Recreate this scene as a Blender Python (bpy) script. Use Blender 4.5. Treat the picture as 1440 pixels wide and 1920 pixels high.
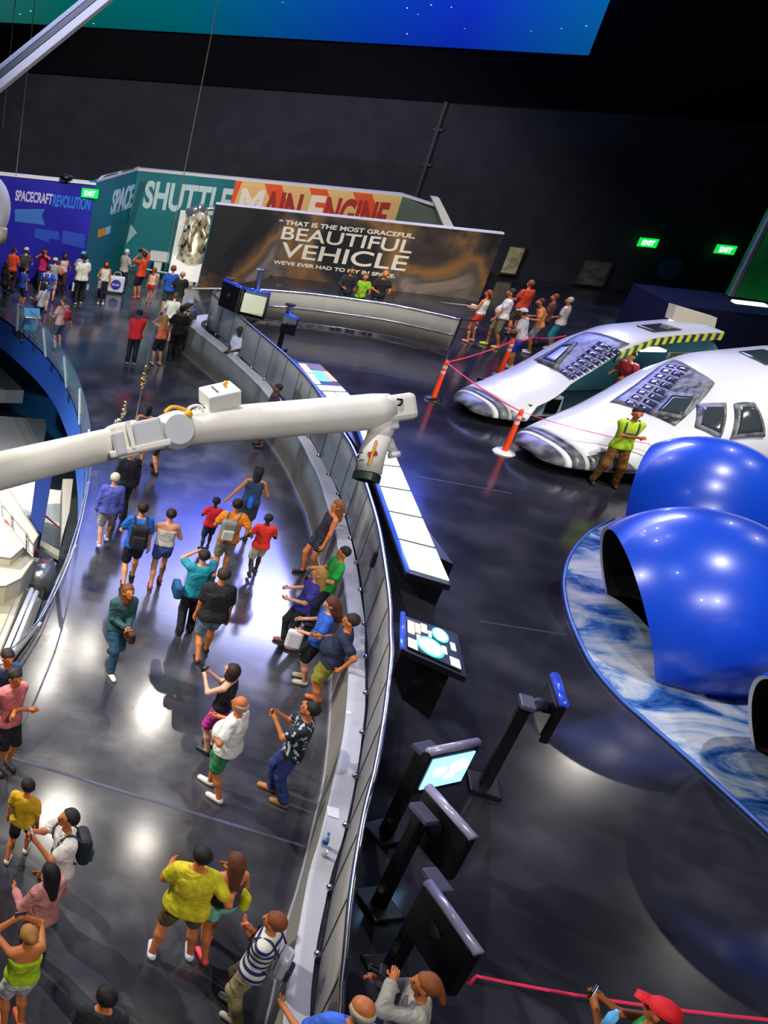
import bpy, math, random
import numpy as np
from mathutils import Vector, Matrix
random.seed(7)
for o in list(bpy.data.objects): bpy.data.objects.remove(o)
SC = bpy.context.scene
COL = SC.collection
# ------------------------------------------------------------------ camera (a wide frame, cropped: lens shift)
HC = 9.2
NAD = np.array([-350., 3850.]); HS = .055; H0 = np.array([500., 60.])
HD = np.array([1, HS]) / math.hypot(1, HS); UP = np.array([HD[1], -HD[0]])
PP = NAD + (960 - NAD[1]) / UP[1] * UP
_dh = abs(np.dot(H0 - PP, UP)); _dv = np.linalg.norm(PP - NAD)
FPX = math.sqrt(_dh * _dv); TH = math.atan(_dh / FPX)
CAMP = np.array([0, 0, HC])
FW = np.array([0, math.cos(TH), -math.sin(TH)]); UU = np.array([0, math.sin(TH), math.cos(TH)]); RR = np.array([1., 0, 0])
cam = bpy.data.cameras.new('camera'); co = bpy.data.objects.new('camera', cam); COL.objects.link(co)
cam.sensor_fit = 'HORIZONTAL'; cam.sensor_width = 36; cam.lens = FPX / 1440 * 36
cam.shift_x = (720 - PP[0]) / 1440; cam.shift_y = (PP[1] - 960) / 1440
cx = RR * HD[0] + UU * HD[1]; cy = -RR * HD[1] + UU * HD[0]; cz = -FW
co.matrix_world = Matrix(((cx[0], cy[0], cz[0], 0), (cx[1], cy[1], cz[1], 0), (cx[2], cy[2], cz[2], HC), (0, 0, 0, 1)))
cam.clip_end = 300; cam.clip_start = .1
SC.camera = co
SC.view_settings.view_transform = 'Standard'; SC.view_settings.look = 'None'
SC.view_settings.gamma = 1; SC.view_settings.use_curve_mapping = False; SC.view_settings.exposure = .28

def ray(x, y):
    d = np.array([x, y]) - PP
    return FW * FPX + RR * np.dot(d, HD) + UU * np.dot(d, UP)
def at(x, y, z=0.):                      # surveyed point of the place at height z
    r = ray(x, y); return CAMP + r * ((z - HC) / r[2])
def dp(x, y, d):                         # point at distance d along the view axis
    return CAMP + ray(x, y) * (d / FPX)
def onp(x, y, P0, d):                    # point on the vertical plane through P0 along d
    n = np.array([d[1], -d[0], 0]); r = ray(x, y)
    return CAMP + r * (np.dot(n, np.asarray(P0, float) - CAMP) / np.dot(n, r))
ZR = .95                                 # raised gallery floor
WD = np.array([.95, -.30, 0]); WD /= np.linalg.norm(WD)       # direction of the back walls
WN = np.array([WD[1], -WD[0], 0])                              # towards the room

# ------------------------------------------------------------------ world and lamps
w = bpy.data.worlds.new('world'); SC.world = w; w.use_nodes = True
w.node_tree.nodes['Background'].inputs[0].default_value = (.25, .27, .42, 1)
w.node_tree.nodes['Background'].inputs[1].default_value = .0
LK = .42
def spot(px, py, zf, power, col=(1, .93, .82), h=15., size=70, rad=.14, aim=None, blend=.5, pos=None):
    if pos is None:
        q = at(px, py, zf - (h - zf)); pos = (q[0], q[1], h)
    L = bpy.data.lights.new('spot_or_fill_lamp', 'SPOT'); L.energy = power * LK; L.color = col
    L.spot_size = math.radians(size); L.spot_blend = blend; L.shadow_soft_size = rad
    o = bpy.data.objects.new('spot_or_fill_lamp', L); COL.objects.link(o); o.location = pos
    if aim is None: aim = (pos[0], pos[1], 0)
    o.rotation_euler = (Vector(aim) - Vector(pos)).to_track_quat('-Z', 'Y').to_euler()
    return o
def A(x, y, z=0.): return tuple(at(x, y, z))
#LIGHTS
# lamps whose mirror images show in the polished floor
for px_, py_, zf_, pw, tx_, ty_ in [(285, 1330, 0, 1700, 420, 1500), (105, 1198, 0, 900, 250, 1250), (165, 1217, 0, 700, 330, 1150), (85, 1272, 0, 900, 60, 900), (108, 1530, 0, 1500, 300, 1650), (268, 1578, 0, 600, 120, 1750), (1372, 1690, ZR, 1500, 900, 1500), (1112, 1385, ZR, 1500, 1250, 1150)]:
    spot(px_, py_, zf_, pw, aim=A(tx_, ty_), size=75, rad=.09)
KEYS = [  # power, colour, place, aim, cone, radius; some are added fills without a fixture
    (15000, (1, .95, .88), (-6, 15, 12), (4.6, 7.5, 0), 62, .12),
    (7000, (1, .96, .92), (2.5, -3, 14), (5, 9, 0), 62, .2),  # added fill from above the camera, no such lamp known
    (8000, (1, .98, .95), (12, 9, 15), (14.0, 13.6, 1), 62, .2),
    (8000, (1, .98, .95), (16, 14, 14), (18, 20.5, 1), 70, .2),
    (7000, (1, .98, .95), (8, -1, 12), (13, 12, 1.5), 50, .25),
    (3600, (1, .97, .92), (1, 9, 14), tuple(dp(400, 800, 9.2)), 34, .12),
    (11500, (1, .96, .9), (5, 24, 12), (11, 37, 2.2), 75, .2),
    (3600, (1, .96, .9), (13, 24, 12), (16.5, 34, 2.), 70, .2),
    (5200, (1, .95, .85), (6, 18, 13), (7, 27, 0), 80, .2),
    (4000, (.6, .66, 1), (2, 9, 15), (6, 15, 0), 60, .2),
    (4200, (1, .92, .8), (17, 26, 11), (20, 30, 1), 60, .2),
    (5200, (1, .92, .74), (-1, 10, 9), (1.5, 14, -3), 80, .3),  # added warm fill to brighten the pit
    (4500, (.4, .55, 1), (-2, 17, 9), (4.0, 18, -1), 42, .3),  # added blue fill for the pit fascia
    (12000, (1, .93, .78), (-4, 20, 5), (2, 19.5, -3), 70, .2),  # added warm fill for the metal deck in the pit
    (6500, (.5, .72, 1), (-3, 20, -.7), (4, 21, -2.2), 110, .3),  # added blue fill inside the pit, below floor level
]
for pw, cc, ps, am, sz_, rd in KEYS: spot(0, 0, 0, pw, cc, pos=ps, aim=am, size=sz_, rad=rd)

# added bluish area fill behind the camera, no real lamp
a_ = bpy.data.lights.new('fill_wash', 'AREA'); a_.energy = 260; a_.color = (.62, .68, 1); a_.size = 9
ao = bpy.data.objects.new('fill_wash', a_); COL.objects.link(ao); ao.location = (6, -7, 17); ao.rotation_euler = (0, 0, 0)

# ------------------------------------------------------------------ materials
def lin(h):
    h = h.lstrip('#'); c = [int(h[i:i + 2], 16) / 255 for i in (0, 2, 4)]
    return tuple(((v + .055) / 1.055) ** 2.4 if v > .04045 else v / 12.92 for v in c) + (1,)
_M = {}
def mat(hexc, rough=.6, metal=0., emit=0., name=None, coat=0., spec=.5, alpha=None, trans=0.):
    k = (hexc, rough, metal, emit, coat, spec, trans, alpha)
    if k in _M: return _M[k]
    m = bpy.data.materials.new(name or 'material_' + hexc.strip('#')); m.use_nodes = True
    b = m.node_tree.nodes['Principled BSDF']; c = lin(hexc)
    b.inputs['Base Color'].default_value = c; b.inputs['Roughness'].default_value = rough
    b.inputs['Metallic'].default_value = metal; b.inputs['Specular IOR Level'].default_value = spec
    b.inputs['Coat Weight'].default_value = coat; b.inputs['Transmission Weight'].default_value = trans
    if alpha is not None: b.inputs['Alpha'].default_value = alpha
    if emit: b.inputs['Emission Color'].default_value = c; b.inputs['Emission Strength'].default_value = emit
    _M[k] = m; return m
def noisy(name, cols, scale=3., rough=(.5, .5), metal=0., detail=6, distort=0., spec=.5, bump=0., emit=0., coord='Object', coat=0.):
    m = bpy.data.materials.new(name); m.use_nodes = True; nt = m.node_tree; b = nt.nodes['Principled BSDF']
    tc = nt.nodes.new('ShaderNodeTexCoord'); n = nt.nodes.new('ShaderNodeTexNoise'); r = nt.nodes.new('ShaderNodeValToRGB')
    n.inputs['Scale'].default_value = scale; n.inputs['Detail'].default_value = detail; n.inputs['Distortion'].default_value = distort
    nt.links.new(tc.outputs[coord], n.inputs['Vector']); nt.links.new(n.outputs['Fac'], r.inputs[0])
    e = r.color_ramp.elements
    while len(e) < len(cols): e.new(.5)
    for i, (p, c) in enumerate(cols): e[i].position = p; e[i].color = lin(c)
    nt.links.new(r.outputs[0], b.inputs['Base Color'])
    b.inputs['Metallic'].default_value = metal; b.inputs['Specular IOR Level'].default_value = spec; b.inputs['Coat Weight'].default_value = coat
    mr = nt.nodes.new('ShaderNodeMapRange'); mr.inputs['To Min'].default_value = rough[0]; mr.inputs['To Max'].default_value = rough[1]
    mr.inputs['From Min'].default_value = .3; mr.inputs['From Max'].default_value = .7
    nt.links.new(n.outputs['Fac'], mr.inputs['Value']); nt.links.new(mr.outputs[0], b.inputs['Roughness'])
    if bump:
        bp = nt.nodes.new('ShaderNodeBump'); bp.inputs['Strength'].default_value = bump; nt.links.new(n.outputs['Fac'], bp.inputs['Height']); nt.links.new(bp.outputs[0], b.inputs['Normal'])
    if emit: nt.links.new(r.outputs[0], b.inputs['Emission Color']); b.inputs['Emission Strength'].default_value = emit
    return m
M_floor = noisy('polished_concrete', [(.3, '#2a2b33'), (.5, '#3b3c43'), (.7, '#57575b')], 1.1, (.13, .17), detail=10, spec=.9)
M_floorR = noisy('polished_concrete_gallery', [(.3, '#1b1c24'), (.5, '#282932'), (.7, '#3a3a42')], .9, (.13, .17), detail=10, spec=.8)
M_wallg = noisy('grey_painted_panel', [(.3, '#86837a'), (.7, '#98958b')], 1.5, (.5, .6))
M_ledge = noisy('ledge_top', [(.3, '#b9bac0'), (.7, '#c9cacf')], 1.2, (.22, .34), spec=.6)
M_fence = noisy('fence_sheet', [(.3, '#85837d'), (.7, '#94918a')], 2., (.4, .5))
M_white = mat('#e9e6e0', .45, name='white_enamel')
M_chrome = mat('#d8dbe6', .18, 1., name='brushed_steel')
M_black = mat('#0b0b0e', .35, name='black_metal')
M_dark = mat('#14151b', .5, name='dark_plastic')
M_backwall = noisy('dark_acoustic_wall', [(.3, '#30313c'), (.7, '#3a3b46')], 1.5, (.8, .9), spec=.1)
M_backdark = mat('#111116', .9, name='upper_wall_black', spec=.05)

# ------------------------------------------------------------------ mesh helpers
def N(v): v = np.asarray(v, float); return v / (np.linalg.norm(v) + 1e-12)
class MB:
    def __init__(s): s.v = []; s.f = []
    def add(s, v, f):
        o = len(s.v); s.v += [tuple(map(float, p)) for p in v]; s.f += [tuple(i + o for i in q) for q in f]; return s
    def box(s, c, sz, ax=None):
        ax = np.eye(3) if ax is None else np.asarray(ax, float); c = np.asarray(c, float); h = np.asarray(sz, float) / 2
        P = [c + ax[0] * h[0] * i + ax[1] * h[1] * j + ax[2] * h[2] * k for i in (-1, 1) for j in (-1, 1) for k in (-1, 1)]
        return s.add(P, [(0, 1, 3, 2), (4, 6, 7, 5), (0, 4, 5, 1), (2, 3, 7, 6), (0, 2, 6, 4), (1, 5, 7, 3)])
    def prism(s, poly, ext):
        n = len(poly); P = [np.asarray(p, float) for p in poly]; Q = [p + np.asarray(ext, float) for p in P]
        return s.add(P + Q, [tuple(range(n))[::-1], tuple(range(n, 2 * n))] + [(i, (i + 1) % n, n + (i + 1) % n, n + i) for i in range(n)])
    def tube(s, pts, r, n=12, flat=1., cap=True, closed=False):
        pts = [np.asarray(p, float) for p in pts]; k = len(pts); rr = [r] * k if np.isscalar(r) else list(r)
        V_ = []; up = np.array([0, 0, 1.])
        for i, p in enumerate(pts):
            if closed: t = N(pts[(i + 1) % k] - pts[i - 1])
            else: t = N(pts[min(i + 1, k - 1)] - pts[max(i - 1, 0)])
            u = up if abs(t[2]) < .95 else np.array([1., 0, 0])
            a = N(np.cross(t, u)); b = np.cross(a, t)
            for j in range(n):
                th = 2 * math.pi * j / n; V_.append(p + a * math.cos(th) * rr[i] + b * math.sin(th) * rr[i] * flat)
        F_ = []
        for i in range(k if closed else k - 1):
            for j in range(n):
                i2 = (i + 1) % k; F_.append((i * n + j, i * n + (j + 1) % n, i2 * n + (j + 1) % n, i2 * n + j))
        if cap and not closed: F_ += [tuple(range(n))[::-1], tuple(range((k - 1) * n, k * n))]
        return s.add(V_, F_)
    def grid(s, G, closeu=False):
        a = len(G); b = len(G[0]); V_ = [p for r in G for p in r]
        return s.add(V_, [(i * b + j, i * b + j + 1, ((i + 1) % a) * b + j + 1, ((i + 1) % a) * b + j) for i in range(a if closeu else a - 1) for j in range(b - 1)])
    def lathe(s, prof, c=(0, 0, 0), axis=(0, 0, 1), n=32):
        ax = N(axis); u = np.array([0, 0, 1.]) if abs(ax[2]) < .9 else np.array([1., 0, 0]); a = N(np.cross(ax, u)); b = np.cross(ax, a); c = np.asarray(c, float)
        G = [[c + ax * z + (a * math.cos(t) + b * math.sin(t)) * r for (r, z) in prof] for t in np.linspace(0, 2 * math.pi, n, endpoint=False)]
        return s.grid(G, True)
    def sphere(s, c, r, n=12, m=8, sc=(1, 1, 1)):
        c = np.asarray(c, float)
        G = [[c + np.array([math.sin(p) * math.cos(t) * sc[0], math.sin(p) * math.sin(t) * sc[1], -math.cos(p) * sc[2]]) * r for p in np.linspace(.001, math.pi - .001, m + 1)] for t in np.linspace(0, 2 * math.pi, n, endpoint=False)]
        return s.grid(G, True)
    def strip(s, A_, B_):          # surface between two polylines
        return s.grid([[a, b] for a, b in zip(A_, B_)])
    def build(s, name, m, parent=None, smooth=False, bevel=0.):
        me = bpy.data.meshes.new(name); me.from_pydata(s.v, [], s.f); me.materials.append(m)
        import bmesh
        bm = bmesh.new(); bm.from_mesh(me); bmesh.ops.recalc_face_normals(bm, faces=bm.faces); bm.to_mesh(me); bm.free()
        if smooth:
            for p in me.polygons: p.use_smooth = True
        o = bpy.data.objects.new(name, me); COL.objects.link(o)
        if parent is not None: o.parent = parent; o.matrix_parent_inverse = PINV(parent)
        if bevel:
            md = o.modifiers.new('bevel', 'BEVEL'); md.width = bevel; md.segments = 2; md.limit_method = 'ANGLE'
        return o
def PINV(p):
    M_ = Matrix.LocRotScale(p.location, p.rotation_euler, p.scale)
    if p.parent is not None: return Matrix.Identity(4)      # parts are modelled in place
    return M_.inverted()
def tag(o, label=None, cat=None, group=None, kind=None):
    if label: o['label'] = label
    if cat: o['category'] = cat
    if group: o['group'] = group
    if kind: o['kind'] = kind
    return o
def thing(name, label, cat, loc=(0, 0, 0), group=None):
    o = bpy.data.objects.new(name, None); COL.objects.link(o); o.location = tuple(float(v) for v in loc); o.empty_display_size = .1
    return tag(o, label, cat, group)
def struct(o): o['kind'] = 'structure'; return o
def cat_rom(P, per=6):
    P = [np.asarray(p, float) for p in P]; P = [2 * P[0] - P[1]] + P + [2 * P[-1] - P[-2]]; out = []
    for i in range(1, len(P) - 2):
        for t in np.linspace(0, 1, per, endpoint=False):
            a, b, c, d = P[i - 1:i + 3]
            out.append(.5 * ((2 * b) + (c - a) * t + (2 * a - 5 * b + 4 * c - d) * t * t + (3 * b - a - 3 * c + d) * t ** 3))
    out.append(P[-2]); return out
def resample(P, n):
    P = np.array(P); s = np.r_[0, np.cumsum(np.linalg.norm(np.diff(P, axis=0), axis=1))]
    t = np.linspace(0, s[-1], n); return np.stack([np.interp(t, s, P[:, k]) for k in range(P.shape[1])], 1)
def z3(P, z): return [np.array([p[0], p[1], z]) for p in P]
def text(name, body, org, xdir, ydir, hgt, wid, m, parent, depth=.01, bold=.0, shear=0., gap=1.):
    """block lettering fitted in a box hgt x wid, lying on the plane of xdir and ydir"""
    cu = bpy.data.curves.new('t', 'FONT'); cu.body = body; cu.size = 1; cu.offset = bold; cu.extrude = .01; cu.space_character = gap; cu.shear = shear
    o = bpy.data.objects.new('t', cu); COL.objects.link(o); bpy.context.view_layer.update()
    dg = bpy.context.evaluated_depsgraph_get(); me = bpy.data.meshes.new_from_object(o.evaluated_get(dg))
    bpy.data.objects.remove(o); bpy.data.curves.remove(cu)
    v = np.zeros(len(me.vertices) * 3); me.vertices.foreach_get('co', v); v = v.reshape(-1, 3)
    mn = v.min(0); mx = v.max(0); v[:, 0] = (v[:, 0] - mn[0]) / (mx[0] - mn[0]) * wid; v[:, 1] = (v[:, 1] - mn[1]) / (mx[1] - mn[1]) * hgt
    v[:, 2] = (v[:, 2] + .01) / .02 * depth
    x = N(xdir); y = N(ydir); z = np.cross(x, y); p = np.asarray(org, float) + v[:, :1] * x + v[:, 1:2] * y + v[:, 2:3] * z
    me.vertices.foreach_set('co', p.astype(np.float32).ravel()); me.update(); me.materials.clear(); me.materials.append(m); me.name = name
    o = bpy.data.objects.new(name, me); COL.objects.link(o)
    if parent is not None: o.parent = parent; o.matrix_parent_inverse = PINV(parent)
    return o

# ------------------------------------------------------------------ the hall
PIT = [(-330, 430), (-200, 505), (-80, 560), (0, 597), (40, 627), (77, 660), (110, 700), (133, 747), (147, 787), (152, 817), (157, 860), (158, 900), (155, 940), (149, 975), (129, 1033), (117, 1067), (90, 1125), (69, 1169), (21, 1237), (-40, 1310), (-120, 1390), (-260, 1500)]
pit = [at(x, y)[:2] for x, y in PIT]; pit = [p[:2] for p in cat_rom(pit, 4)]
LED_I = [(8.98, 27.05), (9.2, 25.6), (9.33, 24.55), (9.45, 22.85), (9.44, 21.6), (9.32, 19.4), (9.12, 18.0), (8.97, 17.05), (8.65, 15.75), (8.35, 14.6), (7.85, 13.05), (7.48, 11.95), (7.14, 11.1), (6.72, 10.13), (6.36, 9.36), (6.1, 8.85), (5.8, 8.33), (5.49, 7.78), (5.13, 7.17), (4.85, 6.72), (4.36, 5.8), (4.13, 5.4), (3.95, 5.0), (3.6, 4.2), (3.2, 3.3), (2.8, 2.4)]
LED_O = [(9.3, 27.0), (9.47, 25.8), (9.55, 24.95), (9.68, 23.5), (9.75, 22.3), (9.56, 19.4), (9.33, 17.7), (9.15, 16.6), (8.62, 14.65), (8.22, 13.35), (7.92, 12.5), (7.6, 11.6), (7.25, 10.8), (6.78, 9.7), (6.46, 9.06), (6.06, 8.3), (5.7, 7.67), (5.42, 7.2), (5.11, 6.74), (4.88, 6.34), (4.6, 5.85), (4.35, 5.35), (4.22, 5.05), (3.85, 4.2), (3.42, 3.3), (3.0, 2.4)]
FEN = [(9.5, 27.0), (9.6, 25.8), (9.66, 24.4), (9.75, 22.8), (9.78, 21.6), (9.7, 20.1), (9.5, 18.7), (9.27, 17.3), (9.09, 16.23), (8.67, 14.7), (8.2, 13.15), (7.67, 11.7), (7.29, 10.73), (6.99, 10.06), (6.76, 9.54), (6.34, 8.74), (5.92, 7.97), (5.55, 7.33), (5.23, 6.82), (4.95, 6.34), (4.56, 5.63), (4.29, 5.09), (4.1, 4.72), (3.99, 4.48), (3.6, 3.7), (3.2, 2.8), (2.95, 2.2)]
BACK = [at(x, y, 2.0)[:2] for x, y in [(470, 541), (560, 548), (640, 557), (731, 570), (800, 584), (862, 598)]]
# the rounded far end joins the back fence
end_f = [(9.5, 27.3), (9.55, 27.75), (9.85, 28.2), (10.4, 28.45)] + [tuple(p) for p in BACK]
fence_all = cat_rom([np.array(p) for p in end_f[::-1] + FEN[0:]], 6)
def offs(P, d):
    P = np.array(P); t = np.gradient(P, axis=0); t /= np.linalg.norm(t, axis=1)[:, None]
    return P + np.stack([-t[:, 1], t[:, 0]], 1) * d
bi = len(BACK) * 6
led_in = cat_rom([np.array(p) for p in [(14.0, 29.3), (12.0, 29.2), (10.3, 28.95), (9.35, 28.5), (8.97, 27.8)] + LED_I], 5)
led_out = cat_rom([np.array(p) for p in [(14.0, 28.8), (12.0, 28.75), (10.4, 28.5), (9.6, 28.1), (9.3, 27.5)] + LED_O], 5)
nL = 150; LI = resample(led_in, nL); LO = resample(led_out, nL)
# floors
pd = [tuple(p) for p in pit]
fl = [(-14, 46)] + pd[::1] + [(-6, -2), (2.4, -2)] + [tuple(p) for p in LI[::-1]] + [(14.0, 46)]
mb = MB(); mb.prism([(x, y, -.25) for x, y in fl], (0, 0, .25)); struct(mb.build('floor', M_floor))
gal = [tuple(p) for p in LO] + [(2.6, -2), (46, -2), (46, 46), (14.0, 46)]
mb = MB(); mb.prism([(x, y, .6) for x, y in gal], (0, 0, ZR - .6)); struct(mb.build('floor', M_floorR))
mb = MB(); mb.prism([(-14, -2, -4.8), (8, -2, -4.8), (8, 46, -4.8), (-14, 46, -4.8)], (0, 0, .2)); struct(mb.build('floor', noisy('lower_floor_concrete', [(.3, '#3a3a3c'), (.7, '#55534e')], .8, (.3, .4))))
# saw cut joints in the two floors
def joint(a, b, wd=.03, z=0.002):
    a = np.array(a); b = np.array(b); t = N(b - a); n = np.array([-t[1], t[0], 0]) * wd / 2
    mb.add([a - n, a + n, b + n, b - n], [(0, 1, 2, 3)])
mb = MB()
joint(at(17, 1419, .004), at(575, 1588, .004), .05); joint(at(190, 610, .004), at(345, 650, .004), .04)
struct(mb.build('trim_1', mat('#46465a', .45, name='joint_filler')))
mb = MB()
joint(at(540, 669, ZR + .004), at(757, 709, ZR + .004), .04); joint(at(782, 893, ZR + .004), at(960, 925, ZR + .004), .04); joint(at(900, 1165, ZR + .004), at(1060, 1190, ZR + .004), .03)
struct(mb.build('trim_2', mat('#3c3f52', .3, name='joint_filler_gallery')))
# curved low wall with its ledge
mb = MB()
A_, B_ = z3(LI, 0), z3(LI, ZR); mb.strip(A_, B_)
struct(mb.build('wall_curved', M_wallg, smooth=True))
mb = MB()
g = [[np.array([*LI[i], ZR - .03]), np.array([*LI[i], ZR + .035]), np.array([*(LI[i] * .93 + LO[i] * .07), ZR + .05]), np.array([*LO[i], ZR + .05]), np.array([*LO[i], ZR - .03])] for i in range(nL)]
mb.grid(g); struct(mb.build('trim_3', M_ledge, smooth=False))
# baseboard strip
mb = MB(); L2 = offs(LI, -.02); L2b = offs(LI, -.005)
if np.linalg.norm(L2[60] - LO[60]) < np.linalg.norm(LI[60] - LO[60]): L2 = offs(LI, .02); L2b = offs(LI, .005)
mb.grid([[np.array([*LI[i], .07]), np.array([*L2[i], .07]), np.array([*L2[i], 0])] for i in range(nL)])
struct(mb.build('baseboard_curved', mat('#c9c9cc', .3, .6, name='baseboard_metal')))
# fence on the ledge: sheets, rail, gap with brackets
F = np.array(fence_all); nF = 300; F = resample(F, nF)
fe = thing('curved_fence', 'long curved fence of grey sheets with a shiny round top rail, rising behind the ledge', 'fence', (F[150][0], F[150][1], ZR))
mb = MB(); mb.grid([[np.array([*p, ZR + .09]), np.array([*p, 1.95])] for p in F]); sh = mb.build('sheet_panel', M_fence, fe, smooth=True)
sm = sh.modifiers.new('solid', 'SOLIDIFY'); sm.thickness = .03; sm.offset = 0
mb = MB(); mb.tube(z3(F, 1.98), .032, 10); mb.build('top_rail', M_chrome, fe, smooth=True)
mb = MB(); mb.tube(z3(F, ZR + .085), .018, 8); mb.build('bottom_rail', M_chrome, fe, smooth=True)
Fi = offs(F, .03)
if np.mean(Fi[:, 0][120:220]) > np.mean(F[:, 0][120:220]): Fi = offs(F, -.03)
k = 0
st = np.r_[0, np.cumsum(np.linalg.norm(np.diff(F, axis=0), axis=1))]
M_seam = mat('#4d4b45', .6, name='seam_shadow_gap')
for i in np.searchsorted(st, np.arange(.5, st[-1], .95)):
    i = min(i, nF - 2); p = Fi[i]; t = N(F[i + 1] - F[i])
    n_ = np.array([Fi[i][0] - F[i][0], Fi[i][1] - F[i][1], 0]); n_ = N(n_)
    mb = MB(); mb.box([F[i][0] + n_[0] * .018, F[i][1] + n_[1] * .018, 1.5], (.022, .012, .86), [[t[0], t[1], 0], n_, [0, 0, 1]]); mb.build('seam', M_seam, fe)
    mb = MB(); mb.lathe([(.001, .05), (.03, .045), (.045, 0), (.045, -.02)], [F[i][0] + n_[0] * .05, F[i][1] + n_[1] * .05, ZR + .06], (0, 0, 1), 10); mb.build('bracket', M_chrome, fe, smooth=True)
mb = MB(); kf = int(np.argmin(np.linalg.norm(F - np.array([9.6, 28.0]), axis=1))); Fb = F[:kf]; mb.tube(z3(offs(Fb, .03) if offs(Fb, .03)[3][1] < Fb[3][1] else offs(Fb, -.03), 1.5), .022, 6); mb.build('middle_rail', M_chrome, fe, smooth=True)
mb = MB(); q = F[0]; mb.box([q[0] + .03, q[1], 1.5], (.06, .06, 1.1)); mb.tube([(q[0], q[1], 1.98), (q[0] + .5, q[1] - .05, 1.98), (q[0] + .62, q[1] - .05, 1.88), (q[0] + .5, q[1] - .05, 1.7), (q[0], q[1], 1.7)], .025, 8)
mb.build('end_post', M_chrome, fe)
mb = MB(); q = F[int(nF * .52)]
i = int(np.argmin(np.linalg.norm(F - at(708, 1040, 1.8)[:2], axis=1))); n_ = N(Fi[i] - F[i]); t = N(F[i + 1] - F[i])
mb.box([F[i][0] + n_[0] * .05, F[i][1] + n_[1] * .05, 1.72], (.12, .06, .3), [[t[0], t[1], 0], [n_[0], n_[1], 0], [0, 0, 1]])
tag(mb.build('wall_sensor', M_dark, bevel=.02), 'small black box fixed high on the curved grey fence', 'sensor')
# back fence lower handrail and ramp
rp = [onp(x, y, (11.58, 35.57, 0) + WN * .9, WD) for x, y in [(360, 541), (470, 541), (560, 545), (643, 549), (731, 557), (800, 565), (883, 574)]]
t = thing('handrail', 'thin white handrail running along the foot of the dark quote wall', 'rail', rp[0])
mb = MB(); mb.tube(rp, .03, 8); mb.build('rail', M_white, t, smooth=True)
for q in rp[1::2]:
    mb = MB(); mb.tube([q, (q[0], q[1], .0 if q[0] < 14 else ZR)], .022, 8); mb.build('post', M_chrome, t)
mb = MB(); mb.prism([(10.6, 29.2, 0), (14.0, 28.9, ZR - .002), (14.0, 34.5, ZR - .002), (11.3, 35.4, 0)], (0, 0, -.02)); struct(mb.build('trim_4', M_floorR))

# pit: fascia, dark reveal, glass balustrade
n = len(pit); PA = resample(pit, 110)
mb = MB(); mb.grid([[np.array([*p, .0]), np.array([*p, -1.0])] for p in PA]); struct(mb.build('wall_pit', mat('#2c5298', .35, name='blue_fascia', spec=.6), smooth=True))
PO = offs(PA, .06)
if PO[50][0] < PA[50][0]: PO = offs(PA, -.06)
mb = MB(); mb.grid([[np.array([*PA[i], -.02]), np.array([*PA[i], .06]), np.array([*PO[i], .06]), np.array([*PO[i], -.02])] for i in range(110)]); struct(mb.build('trim_5', mat('#0d1026', .3, name='dark_kerb')))
PS = offs(PA, 2.5)
if PS[50][0] < PA[50][0]: PS = offs(PA, -2.5)
mb = MB(); mb.grid([[np.array([*PA[i], -1.0]), np.array([*PS[i], -1.0]), np.array([*PS[i], -4.7])] for i in range(110)]); struct(mb.build('wall_lower', mat('#1d5676', .5, name='lower_wall_teal'), smooth=True))
GT = [(-330, 370), (-200, 440), (-80, 492), (0, 530), (60, 582), (100, 627), (127, 660), (160, 727), (173, 767), (180, 813), (182, 873), (179, 915), (173, 940), (160, 985), (143, 1037), (130, 1070), (90, 1165), (50, 1255), (0, 1330), (-100, 1440)]
gt = resample([p for p in cat_rom([at(x, y, 1.05)[:2] for x, y in GT], 5)], 60); gb = resample(offs(pit, 0), 60)
ba = thing('glass_balustrade', 'curved glass balustrade with bright top edge around the opening in the floor', 'railing', (*gb[30], 0))
M_glass = bpy.data.materials.new('clear_glass'); M_glass.use_nodes = True; nt = M_glass.node_tree
b = nt.nodes['Principled BSDF']; b.inputs['Base Color'].default_value = (.6, .85, .9, 1); b.inputs['Roughness'].default_value = .03; b.inputs['Alpha'].default_value = .16; b.inputs['IOR'].default_value = 1.5
mb = MB()
# nearest top partner for every base point
GB = []; 
for q in gb:
    GB.append(q)
GTm = np.array(gt)
pairs = []
for q in gb:
    j = int(np.argmin(np.linalg.norm(GTm - q, axis=1))); pairs.append(GTm[j])
pairs = np.array(pairs); ker = np.ones(13) / 13
sm_ = np.stack([np.convolve(np.pad(pairs[:, k], 6, 'edge'), ker, 'valid') for k in (0, 1)], 1)
lean = np.clip(sm_ - gb, -.35, .35); top = gb + lean
for i in range(0, 57, 3):
    mb = MB(); mb.grid([[np.array([*(gb[j] * (1 - s_) + top[j] * s_), .05 + s_ * 1.0]) for s_ in (0, 1)] for j in range(i, i + 4)])
    mb.build('glass_pane', M_glass, ba)
mb = MB(); mb.tube(z3(top, 1.06), .014, 6); mb.build('top_edge', mat('#bfd4ff', .15, .9, name='bright_glass_edge'), ba, smooth=True)
mb = MB(); mb.tube(z3(gb * .7 + top * .3, .33), .01, 6); mb.tube(z3(gb * .82 + top * .18, .2), .01, 6); mb.build('lower_rail', M_chrome, ba, smooth=True)
for i in range(1, 58, 4):
    mb = MB(); a = np.array([*gb[i], .0]); c = np.array([*top[i], .95]); tt = N(np.append(gb[i + 1] - gb[i - 1], 0)); nn = np.cross(tt, N(c - a)); m_ = (a + c) / 2
    mb.box(m_, (.13, .05, .95), [tt, nn, N(c - a)]); mb.build('post', mat('#c4c2bc', .4, .1, name='post_metal'), ba, bevel=.01)

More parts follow.
